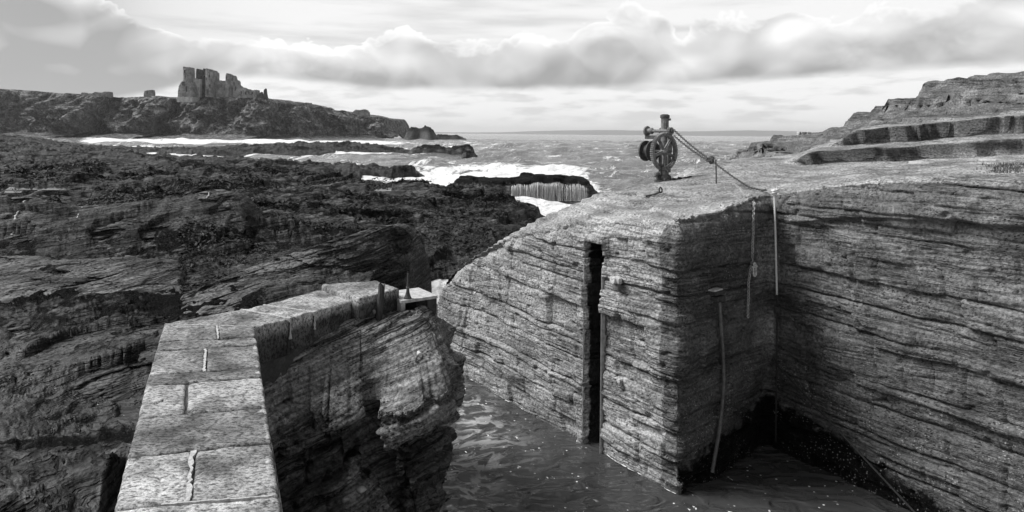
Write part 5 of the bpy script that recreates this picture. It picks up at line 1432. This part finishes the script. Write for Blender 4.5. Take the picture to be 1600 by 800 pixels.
# ------------------------------------------------------------------ iron fittings on the walls
W1 = (FAR1 - CORNER) / np.linalg.norm(FAR1 - CORNER); W1N = np.array([-.815, -.58])
def tree_of(o):
    me = o.data; v_ = np.empty(len(me.vertices) * 3, np.float32); me.vertices.foreach_get('co', v_); q_ = np.empty(len(me.loops), np.int32); me.loops.foreach_get('vertex_index', q_)
    return BVHTree.FromPolygons(v_.reshape(-1, 3).tolist(), q_.reshape(-1, 4).tolist())
PIER_TREE = tree_of(bpy.data.objects['pier_rock'])
def on_pier_rock(px, py, back):
    d = Vector(ray(px, py)).normalized(); h_ = PIER_TREE.ray_cast(Vector((0, 0, 0)), d)[0]
    return np.array(h_ - d * back) if h_ is not None else at_y(px, py, 10.5)
def on_wall1(px, py, out=.05):
    t = (px - 800) / F
    s = (t * CORNER[1] - CORNER[0]) / (W1[0] - t * W1[1]); p = CORNER + W1 * s
    q = on_rock(px, py, at_y(px, py, p[1])); return q + np.array([W1N[0] * out, W1N[1] * out, 0])
def mooring_ring(p, nrm, R, label, spike=True):
    o = empty('mooring_ring', tuple(p)); tag(o, label, 'ring', 'iron mooring rings let into the rock')
    nv = Vector((nrm[0], nrm[1], 0)).normalized()
    mb = MB(); mb.tube([-nv * .12, nv * .05], [.035, .030], 8); mb.tube([nv * .05, nv * .075], [.045, .04], 8); mb.build('pin', M['ringpale'], o, smooth=True)
    mb = MB(); mb.torus(nv * .05 - Vector((0, 0, R * .9)), (nv + Vector((.4, .2, 0))).normalized(), R, .017, 22, 7); mb.build('ring', M['iron'], o, smooth=True)
    return o
mooring_ring(on_wall1(971, 594, .01), W1N, .06, 'pale crusted ring low on the lit wall, below the bollard bracket')
mooring_ring(on_pier_rock(655, 553, .02), (.3, -1), .07, 'pale mooring ring on the rock hump left of the channel')
o = empty('wall_bollard', tuple(on_wall1(966, 437, .03))); tag(o, 'crusted iron bollard bracket on the lit wall right of the slot', 'bollard')
nv = Vector((W1N[0], W1N[1], 0)); tv = Vector((W1[0], W1[1], 0))
mb = MB(); mb.tube([nv * -.12, nv * .07, nv * .12], [.075, .07, .055], 12); mb.build('boss', M['ringpale'], o, smooth=True)
mb = MB(); mb.box(nv * .03 - Vector((0, 0, .0)), (.26, .10, .12), math.atan2(tv.y, tv.x)); mb.build('plate', M['concrete'], o, bevel=.03)
mb = MB(); mb.box(nv * .01 - Vector((0, 0, .12)), (.16, .10, .12), math.atan2(tv.y, tv.x)); mb.build('foot', M['iron'], o, bevel=.03)
# pale stones lodged on the rock
def stone(px, py, Y, s, label, flat=.6):
    c = on_pier_rock(px, py, s * .3); mb = MB(); r = random.Random(px); n = 8; vs = []
    for j in range(5):
        f = math.sin(math.pi * (j + .4) / 5)
        for k in range(n):
            t = 2*math.pi*k/n; rr = s * f * r.uniform(.85, 1.15); vs.append((rr*math.cos(t), rr*math.sin(t), s * flat * (j / 2 - 1)))
    mb.add(vs, [(j*n+k, j*n+(k+1) % n, (j+1)*n+(k+1) % n, (j+1)*n+k) for j in range(4) for k in range(n)] + [tuple(4*n+k for k in range(n)), tuple(range(n-1, -1, -1))])
    o = mb.build('pale_stone', M['slab'], smooth=True); o.location = c; tag(o, label, 'stone'); return o
stone(565, 765, 9.25, .075, 'pale round stone lying in the dark hollow right of the pier')
stone(593, 497, 11.1, .03, 'small pale stone at the foot of the timber post', .4)

# slot guides: pale iron channel edges of the gate slot
sg = empty('gate_slot_guide', tuple(np.append(CORNER + W1 * 2.2, -6.0))); tag(sg, 'tall gate slot lining with pale edges cut down the lit wall', 'slot guide')
gl = np.array(sg.location)
for s_ in (1.97 - .03, 1.97 + SLOT_W + .035):
    p = CORNER + W1 * s_
    mb = MB(); mb.box(np.array([p[0] - W1N[0] * .07, p[1] - W1N[1] * .07, -4.6]) - gl, (.012, .16, 4.0), math.atan2(W1[1], W1[0])); mb.build('edge_strip', M['concrete'], sg, bevel=.008)


# ------------------------------------------------------------------ finding the ground along a line of sight
def hit(px, py, f, y0, y1, n=1500):
    r = ray(px, py); Y = np.linspace(y0, y1, n)
    z = f(r[0] * Y, Y); k = np.argmax(r[2] * Y < z)
    Yk = Y[k]; return np.array([r[0] * Yk, Yk, float(z[k])])
def hit_ledge(px, py): return hit(px, py, ledge_z, 9.0, 45.0)
# two pale slabs lying on the ledge
for px, py, w_, d_, rz_, lab in ((1441, 254.5, .36, .34, .3, 'pale flat stone slab lying on the ledge, left of two'), (1546, 250.5, .38, .30, .1, 'pale flat stone slab lying on the ledge, right of two')):
    c = hit_ledge(px, py)
    mb = MB(); r = random.Random(px); n = 9
    o_ = [(w_ * .5 * math.cos(2*math.pi*k/n) * r.uniform(.8, 1.1), d_ * math.sin(2*math.pi*k/n) * r.uniform(.8, 1.1)) for k in range(n)]
    mb.add([(a, b, -.05) for a, b in o_] + [(a, b, .025) for a, b in o_], [tuple(range(n-1, -1, -1)), tuple(range(n, 2*n))] + [(k, (k+1) % n, n+(k+1) % n, n+k) for k in range(n)])
    o = mb.build('stone_slab', M['slab'], bevel=.012); o.location = c; o.rotation_euler.z = rz_; tag(o, lab, 'slab')
# iron eye on the winch platform
c = hit_ledge(1030, 304); o = empty('iron_eye', tuple(c)); tag(o, 'small dark iron loop standing out of the ledge before the winch', 'ring')
mb = MB(); mb.torus((.03, 0, .10), (.3, -1, .1), .055, .016, 18, 7, sx=.65, xdir=(1, .3, 0)); mb.build('loop', M['iron_dark'], o, smooth=True)
mb = MB(); mb.tube([(.0, 0, .05), (-.12, .0, .0), (-.30, -.02, -.03)], [.024, .02, .015], 8); mb.build('shank', M['iron_dark'], o, smooth=True)
# grass at the brink
def grass_tuft(name, x0, x1, py, n, hgt, label, seed):
    r = random.Random(seed); mb = MB()
    for k in range(n):
        px = x0 + (x1 - x0) * r.random() ** .8; c = hit_ledge(px, py + r.uniform(-9, 5)) if k % 10 == 0 else c + np.array([r.uniform(-.05, .05), r.uniform(-.08, .08), 0])
        c[2] = float(ledge_z(np.array([c[0]]), np.array([c[1]]))[0]) - .01
        h_ = hgt * r.uniform(.5, 1.2); a = r.uniform(0, 6.28); l = r.uniform(.1, .6) * h_; d = np.array([math.cos(a), math.sin(a), 0]); w_ = np.array([-d[1], d[0], 0]) * .006
        mb.add([c - w_, c + w_, c + d * l * .35 + w_ * .8 + [0, 0, h_ * .6], c + d * l * .35 - w_ * .8 + [0, 0, h_ * .6], c + d * l + [0, 0, h_]], [(0, 1, 2, 3), (3, 2, 4)])
    tag(mb.build(name, M['grass']), label, 'grass', kind='stuff')
grass_tuft('grass_tuft', 1535, 1640, 266, 900, .075, 'dry grass growing at the brink of the right-hand wall', 3)
# stub of old masonry on the skyline
c = at_y(1262, 216, 27.5)
rb_ = empty('ruined_stub', tuple(c)); tag(rb_, 'small ruined stub of masonry on the skyline right of the winch', 'ruin')
r = random.Random(2)
for k in range(34):
    lv = k // 7; i_ = k % 7
    if lv > 1 and i_ > 3 and r.random() < .5: continue
    mb = MB(); mb.box((0, 0, 0), (r.uniform(.10, .17), r.uniform(.14, .2), .085), r.uniform(-.2, .2)); o = mb.build('stone', M['slab' if k % 3 == 0 else 'concrete'], rb_, bevel=.015, seg=1)
    o.location = (-.32 + .105 * i_ + r.uniform(-.02, .02), r.uniform(-.04, .04), -.12 + .085 * lv - .03 * max(0, i_ - 3))
# pale veins crossing the nearest ridge
shore_o = bpy.data.objects['rock_ridge']
_bt = tree_of(shore_o)
def on_ridge(px, py):
    h_ = _bt.ray_cast(Vector((0, 0, 0)), Vector(ray(px, py)).normalized())[0]
    return None if h_ is None else np.array(h_)
def vein(pts, w):
    fine = []
    for a, b in zip(pts[:-1], pts[1:]):
        for t in np.linspace(0, 1, 7)[:-1]: fine.append((a[0] + (b[0] - a[0]) * t, a[1] + (b[1] - a[1]) * t))
    P_ = [on_ridge(p[0], p[1]) for p in fine]; P_ = [p for p in P_ if p is not None]; r = random.Random(int(pts[0][0])); vs = []
    for p in P_:
        j = r.uniform(-.04, .04); w1 = w * r.uniform(.3, 1.4)
        vs += [p + [j - w1, .05, -.03], p + [j - w1 * .5, -.035, .025], p + [j + w1 * .5, -.035, .025], p + [j + w1, .05, -.03]]
    mb = MB(); mb.add(vs, [(i*4+k, i*4+k+1, i*4+k+5, i*4+k+4) for i in range(len(P_)-1) for k in range(3)]); mb.build('quartz_vein', M['vein'], shore_o)
vein([(40, 314), (31, 326), (23, 340), (22, 356), (20, 370)], .05)
vein([(129, 324), (122, 336), (118, 350)], .035)
vein([(327, 300), (324, 312), (322, 326), (315, 340), (311, 350)], .035)

# ------------------------------------------------------------------ reefs and islets
def reef(px0, px1, Y, depth, prof_, label, name='reef_rock', seed=0, nx=None, cat='rock'):
    x0, x1 = (px0 - 800) / F * Y, (px1 - 800) / F * Y
    step_ = Y / F * 1.3; nx = min(260, max(30, int((x1 - x0) / step_))); ny = min(120, max(24, int(depth / step_ / 1.5)))
    gx = np.linspace(x0, x1, nx); gy = np.linspace(Y - depth / 2, Y + depth / 2, ny)
    X_, Y_ = np.meshgrid(gx, gy, indexing='ij')
    hp = np.array([max(0.0, at_y(p, y_, Y)[2] - SEA) for p, y_ in prof_]); hx = np.array([(p - 800) / F * Y for p, _ in prof_])
    H = np.interp(X_, hx, hp)
    sc = max(hp)
    e = np.abs((Y_ - Y) / (depth / 2)) + .25 * fbm(xyz(X_ / sc * .6, Y_ / sc * .6, 0 * X_ + seed), 3)
    prof_y = 1 - sstep(e, .45, .95)
    Z = -.9 + (H + .9) * prof_y + sc * .18 * fbm(xyz(X_ / sc * .9, Y_ / sc * .9, 0 * X_ + seed), 4, .55) * prof_y
    t_ = terrace(Z, X_, Y_, (.04, .05), sc * .28, .6, sc * .3, seed + .3); Z = Z + (t_ - Z) * .7 * prof_y
    Z = np.where(prof_y < .02, -1.2, Z)
    o = grid_obj(name, xyz(X_, Y_, SEA + Z), M['reef_rock'], attrs={'weed': .42 + .5 * prof_y * sstep(Z, sc * .3, sc * .8) - .2, 'wet': .5 + 0 * Z, 'barn': 0 * Z})
    tag(o, label, cat); return o
reef(694, 940, 69, 9, [(694, 310), (702, 292), (718, 279), (735, 274), (765, 277), (800, 279), (830, 276), (862, 274.5), (895, 276), (915, 281), (926, 296), (940, 310)], 'broad low reef in the surf with water pouring off its front', seed=3)
def waterfall():
    mb = MB(); r = random.Random(5); Y0 = 64.7
    for k in range(1900):
        px = 800 + 118 * r.random() ** 1.25; t = (px - 800) / 118
        cl = math.sin(px * .31) + math.sin(px * .83 + 1) + .7 * math.sin(px * 1.9)
        cl = math.sin(px * .11 + 2) + math.sin(px * .047)
        if cl < r.uniform(-3.0, 1.6): continue
        top_ = 286.5 + 5 * (t - .5) ** 2 * 4 + 1.5 * math.sin(px * .2) + r.uniform(-1, 3) + (r.uniform(0, 15) if r.random() < .5 else 0); x_ = (px - 800) / F * Y0
        z0 = at_y(px, top_, Y0)[2]; z1 = SEA - .1; w_ = r.uniform(.004, .013); y_ = Y0 + r.uniform(-.1, .25); n = 6; vs = []
        ln = 1.0 if r.random() < .5 else r.uniform(.25, .9)
        for i in range(n):
            q = i / (n - 1) * ln; ww = w_ * (1 - .3 * q) * r.uniform(.7, 1.2); yy = y_ + .9 * (1 - q ** .5) * .6 - .35; zz = z0 + (z1 - z0) * q
            vs += [(x_ - ww, yy, zz), (x_ + r.uniform(-.01, .01), yy - .03, zz), (x_ + ww, yy, zz)]
        mb.add(vs, [(i*3+k_, i*3+k_+1, i*3+k_+4, i*3+k_+3) for i in range(n-1) for k_ in range(2)])
    tag(mb.build('waterfall', M['foamsolid'], smooth=True), 'thin white curtain of water running off the low reef', 'waterfall', kind='stuff')
waterfall()
reef(640, 742, 205, 16, [(640, 243), (648, 232), (664, 226), (680, 227), (700, 231), (716, 229), (732, 226), (738, 231), (742, 243)], 'long dark reef right of the breakers, below the islet', seed=9)
reef(722, 746, 190, 6, [(722, 243), (726, 236), (733, 235), (740, 238), (746, 243)], 'tiny dark rock awash right of the long reef', seed=13)
reef(634, 683, 640, 40, [(634, 218), (638, 202), (642, 199), (650, 201), (657, 202), (664, 198.5), (670, 198.5), (676, 205), (683, 218)], 'dark hump-backed islet off the point of the cliffs', name='islet', seed=17, cat='islet')
reef(678, 728, 660, 14, [(678, 217), (684, 209.5), (700, 211), (715, 212), (728, 217)], 'thin skerry stretching right of the islet', name='skerry', seed=23, cat='rock')

# ------------------------------------------------------------------ castle on the cliff
def ragged(name, top_, py_base, Y, depth, parent, mat, openings=(), bulge=0.0, rough=.25, step_=.35, seed=0, sub=True):
    t = np.array(top_, float); n = max(4, int((t[-1, 0] - t[0, 0]) / step_)); ps = np.linspace(t[0, 0], t[-1, 0], n)
    zt = np.array([at_y(p, y_, Y)[2] for p, y_ in zip(ps, np.interp(ps, t[:, 0], t[:, 1]))])
    zt = zt + .6 * np.round(2 * fbm(xyz(ps * 1.1, 0 * ps + seed, 0 * ps), 3, .7)) / 2
    zb = np.array([at_y(p, py_base, Y)[2] for p in ps]); xs = np.array([ray(p, 150)[0] for p in ps]) * Y
    nr = max(4, int((zt.max() - zb.min()) / .6)); f = np.linspace(0, 1, nr)
    Z = zb[:, None] + (zt - zb)[:, None] * f[None]; X_ = np.repeat(xs[:, None], nr, 1)
    xc = xs.mean(); hw = (xs[-1] - xs[0]) / 2 + .01
    Yf = Y - bulge * np.sqrt(np.clip(1 - ((X_ - xc) / hw) ** 2, 0, 1)) + rough * fbm(xyz(X_ * .5, 0 * X_ + seed, Z * .5), 3)
    for (a, b, c, d) in openings:
        xa, xb = (ray(a, 150)[0] * Y, ray(b, 150)[0] * Y); zc, zd = at_y(a, d, Y)[2], at_y(a, c, Y)[2]
        ins_ = (X_ > xa) & (X_ < xb) & (Z > zc) & (Z < zd); Yf = np.where(ins_, Yf + min(depth * .6, 2.2), Yf)
    Fr = xyz(X_, Yf, Z); Bk = xyz(X_, 0 * X_ + Y + depth, Z)
    V = np.concatenate([Fr.reshape(-1, 3), Bk.reshape(-1, 3)]); idx = np.arange(n * nr).reshape(n, nr); off = n * nr
    qs = [np.stack([idx[:-1, :-1], idx[1:, :-1], idx[1:, 1:], idx[:-1, 1:]], -1).reshape(-1, 4)]
    qs.append(qs[0][:, ::-1] + off)
    qs.append(np.stack([idx[:-1, -1], idx[1:, -1], idx[1:, -1] + off, idx[:-1, -1] + off], -1))
    for e in (0, -1): qs.append(np.stack([idx[e, :-1], idx[e, 1:], idx[e, 1:] + off, idx[e, :-1] + off], -1))
    loc = np.array(parent.location) if parent else 0
    return raw_obj(name, V - loc, np.concatenate(qs), mat, parent, smooth=False)
cs = empty('castle', tuple(at_y(340, 150, 606))); tag(cs, 'ruined castle with broken towers and curtain wall on the cliff top', 'castle')
CY = 606
ragged('tower', [(285.8, 104.5), (287.2, 104.5), (287.3, 107.2), (289.2, 107.4), (289.3, 105.6), (291.3, 105.8), (291.4, 108), (294, 107.6), (294.1, 105), (297, 105.6), (297.8, 113)], 140, CY, 8, cs, M['castle'], [(288, 291.4, 110, 114), (290, 291.4, 118, 121.5)], bulge=2.0, seed=1)
ragged('tower_stump', [(278, 151), (278.6, 142), (281, 134), (284, 130), (286, 127.5), (289, 128), (292, 127), (297, 128), (300, 135), (302, 146), (302.4, 151)], 156, CY - 5, 9, cs, M['castle'], [(286.5, 291.5, 128.5, 134), (292.6, 294, 136, 143)], bulge=2.5, seed=2, rough=.5)
ragged('plinth', [(276.2, 152), (284, 151), (292, 152), (300.5, 151.5)], 159.5, CY - 8, 14, cs, M['castle_pale'], seed=3, rough=.2)
ragged('curtain_wall', [(296, 121), (298, 120), (301, 121), (303, 123.5), (305, 122.5), (308, 124.5), (312.5, 124)], 152, CY + 5, 4, cs, M['castle_pale'], seed=4)
ragged('gate_tower', [(306, 112), (306.2, 108.5), (308, 107.2), (308.1, 110.3), (311, 110.5), (311.1, 109), (314, 109.2), (314.1, 111), (317, 110.6), (317.1, 107.2), (320.2, 107.6), (320.4, 113)], 152, CY + 9, 11, cs, M['castle_dark'], seed=5, openings=[(308.5, 310, 112, 115), (313, 321, 119, 146)])
ragged('gate_tower', [(321.4, 115), (322, 107.4), (324.6, 107.6), (324.7, 110.8), (327, 110.6), (327.1, 109), (330, 109.6), (330.1, 112), (332.5, 111.4), (333, 115)], 152, CY + 3, 13, cs, M['castle'], [(324.4, 328, 140.5, 149), (328.6, 330.6, 132.5, 137), (323, 324.6, 121, 125), (328, 329.5, 117, 120.5)], bulge=3.0, seed=6)
ragged('curtain_wall', [(333, 129), (334, 125), (336, 125), (338, 127.5), (343, 125.5), (347, 126.8), (353, 126), (360, 127)], 152, CY + 8, 4, cs, M['castle'], seed=7, openings=[(338, 339, 132, 134), (345, 346, 134, 136.5), (351, 352, 138, 141)])
ragged('turret', [(352.6, 120), (353.4, 117.5), (355, 115.6), (357, 115), (359, 115.6), (360.3, 118)], 152, CY + 5, 6, cs, M['castle'], [(353.6, 355.6, 120, 126.5)], bulge=2.6, seed=8, rough=.15)
ragged('ruined_tower', [(360, 120), (361, 118.5), (363.5, 118), (365, 119), (366, 123), (367.5, 126), (369, 127), (370, 125), (371, 126.5), (371.4, 133)], 152, CY + 4, 7, cs, M['castle'], [(361.5, 363.2, 136, 148), (361.8, 363.4, 121, 126), (364.6, 366, 129, 133.5), (367, 368.6, 135.5, 141)], seed=9, rough=.5)
ragged('ruined_range', [(371, 132), (373, 134), (376, 136.5), (380, 137), (383, 139), (387, 140), (393, 141), (399, 140.5), (400.8, 141)], 153, CY + 2, 8, cs, M['castle'], [(376, 377.5, 143, 147), (383, 384.5, 143.5, 147), (388, 389.2, 143, 146), (393, 395, 144, 147.5)], seed=10, rough=.4)
ragged('wall_fragment', [(402, 151), (404, 147), (407, 144.5), (409, 143.5), (409.6, 147), (410.4, 152)], 154, CY + 2, 3, cs, M['castle_dark'], seed=11)
ragged('wall_fragment', [(411.4, 150), (412, 141), (413.6, 139), (415, 138.6), (415.6, 143), (416.4, 149), (417.8, 154)], 156, CY + 2, 3, cs, M['castle_dark'], seed=12)
def ruin(top_, base, Y, depth, label, openings=(), seed=0, mat='castle', name='ruined_wall', cat='ruin'):
    p = empty(name, tuple(at_y(top_[0][0], base, Y))); tag(p, label, cat)
    ragged('masonry', top_, base, Y, depth, p, M[mat], openings, seed=seed, rough=.3); return p
ruin([(126, 148), (127, 145), (130, 144.5), (135, 146), (143, 146.5), (148, 144), (152, 144.5), (157, 145.5), (162, 143.5), (166, 145), (168, 143.5), (171, 143.8), (172, 148)], 153, 618, 5, 'long low ruined wall on the cliff top left of the castle', seed=31)
ruin([(224.5, 146), (226, 142.5), (229, 141.5), (233, 141), (236.5, 140.8), (237.5, 145)], 153, 625, 6, 'lone ruined dovecot on the cliff top left of the castle', seed=33, name='ruined_dovecot', openings=[(229, 230.5, 143.5, 146)])
ruin([(465, 161.5), (466, 160.6), (474, 160.8), (482, 160.5), (482.8, 162)], 169, 668, 7, 'small roofless block on the cliff top right of the castle', seed=35, name='roofless_building', openings=[(468, 469.6, 162.5, 165), (473, 474.4, 162.5, 165), (478, 479.2, 162.5, 165)])
ruin([(485, 163), (485.5, 160.8), (486.6, 160.8), (487, 163)], 168, 668, 2, 'single gatepost right of the roofless block on the cliff', seed=36, name='gatepost', cat='post')
ruin([(552, 174), (556, 171.5), (562, 172.5), (568, 171), (573, 171.4), (574.5, 173), (577, 176)], 182, 724, 5, 'broken wall near the end of the cliff point', seed=38)
# bushes along the cliff top
def bush(px, py, Y, w_, h_, label, seed):
    c = at_y(px, py, Y); r = np.random.RandomState(seed); n = 700
    th = r.rand(n) * 6.28; rr = r.rand(n) ** .5; X_ = rr * np.cos(th) * w_ * (.8 + .3 * np.sin(3 * th + seed)); Y_ = rr * np.sin(th) * 2.5; Z_ = r.rand(n) ** .7 * h_ * (1 - .7 * rr ** 2)
    c_ = np.stack([X_, Y_, Z_], 1); s_ = .28
    a = r.normal(size=(n, 3)); a /= np.linalg.norm(a, axis=1)[:, None]; b = np.cross(a, r.normal(size=(n, 3))); b /= np.linalg.norm(b, axis=1)[:, None]
    V = np.stack([c_ - a * s_, c_ + b * s_ * .6, c_ + a * s_, c_ - b * s_ * .6], 1).reshape(-1, 3); Q = np.arange(4 * n).reshape(n, 4)
    p = empty('bush', tuple(c)); tag(p, label, 'bush')
    raw_obj('crown', V, Q, M['bush'], p, smooth=False)
    mb = MB()
    for k in range(5): mb.tube([(0.3 * k - .6, 0, -1.5), (w_ * .3 * (k - 2) / 2, 0, h_ * .6)], [.12, .05], 5)
    mb.build('trunk', M['timber'], p)
bush(437, 166, 645, 4.0, 2.4, 'low dark bush at the foot of the broken castle end', 1)
bush(450, 165.5, 648, 5.0, 2.8, 'tallest dark bush between the castle and roofless block', 2)
bush(458, 166, 650, 3.0, 1.6, 'small bush beside the roofless block', 3)
bush(500, 170, 680, 5.0, 2.6, 'wide bush right of the gatepost on the cliff top', 4)
bush(515, 172, 690, 6.0, 3.0, 'pair-crowned bush midway along the far cliff top', 5)
bush(535, 175, 700, 4.5, 2.0, 'last low bush towards the cliff point', 6)

# ------------------------------------------------------------------ bladder wrack over the low rocks
def build_weed():
    r = np.random.RandomState(4); n = 90000
    u = r.uniform(-.78, .03, n); v = np.exp(r.uniform(math.log(17), math.log(75), n)); X_ = u * v; Y_ = v
    m1 = fbm(xyz(X_ * .12, Y_ * .16, 0 * X_ + 21), 4) + .35 * fbm(xyz(X_ * .8, Y_ * .8, 0 * X_ + 2), 2)
    pxx = px_of(X_, Y_); keep = (m1 > .08) & ((Y_ > 28) | ((np.abs(pxx - 350) < 70) & (Y_ > 20.5) & (Y_ < 25))); X_, Y_ = X_[keep], Y_[keep]
    Z_ = shore_z(X_, Y_); k2 = Z_ > SEA + .1; X_, Y_, Z_ = X_[k2], Y_[k2], Z_[k2]; n = len(X_)
    sc = (.015 + .0026 * Y_) * r.uniform(.5, 1.7, len(Y_)) ** 1.5
    a = r.rand(n) * 6.28; L = sc * r.uniform(.8, 2.6, n); w_ = sc * r.uniform(.08, .25, n)
    d = np.stack([np.cos(a), np.sin(a), 0 * a], 1); s_ = np.stack([-np.sin(a), np.cos(a), 0 * a], 1); c = np.stack([X_, Y_, Z_], 1)
    up = np.array([0, 0, 1.0])
    rows = []
    for t, hz_ in ((-.5, .0), (-.15, .32), (.2, .28), (.5, .02)):
        hh = (hz_ * sc * r.uniform(.5, 1.3, n))[:, None] * up; ctr = c + d * (L * t)[:, None] + hh
        ww = (w_ * r.uniform(.7, 1.2, n))[:, None] * s_; rows += [ctr - ww, ctr + ww + up * (.2 * sc * r.uniform(-1, 1, n))[:, None]]
    V = np.stack(rows, 1).reshape(-1, 3); b = np.arange(n)[:, None] * 8
    Q = np.concatenate([b + np.array([[0, 1, 3, 2]]), b + np.array([[2, 3, 5, 4]]), b + np.array([[4, 5, 7, 6]])])
    m, nn, bs = new_mat('bladder_wrack'); P = nn.node('ShaderNodeNewGeometry').outputs['Position']
    nn.put(bs.inputs['Base Color'], nn.grey(nn.step(nn.noise(P, 3.0, 4, .7), .3, .75, .006, .04))); bs.inputs['Roughness'].default_value = .7; bs.inputs['Specular IOR Level'].default_value = .25
    tag(raw_obj('seaweed', V, Q, m), 'black bladder wrack strewn over the low rocks', 'seaweed', kind='stuff')
build_weed()


# ------------------------------------------------------------------ air
mb = MB(); mb.box((0, 9650, 80), (46000, 19800, 180)); 
def haze_mat():
    m = bpy.data.materials.new('pale_air'); m.use_nodes = True; t = m.node_tree; t.nodes.clear(); n = NT(t)
    v = n.node('ShaderNodeVolumePrincipled'); v.inputs['Color'].default_value = (.95, .95, .95, 1); v.inputs['Density'].default_value = 7e-5
    v.inputs['Anisotropy'].default_value = 0.2
    o = n.node('ShaderNodeOutputMaterial'); n.link(v.outputs[0], o.inputs['Volume']); return m
hz = mb.build('haze', haze_mat()); tag(hz, kind='stuff')
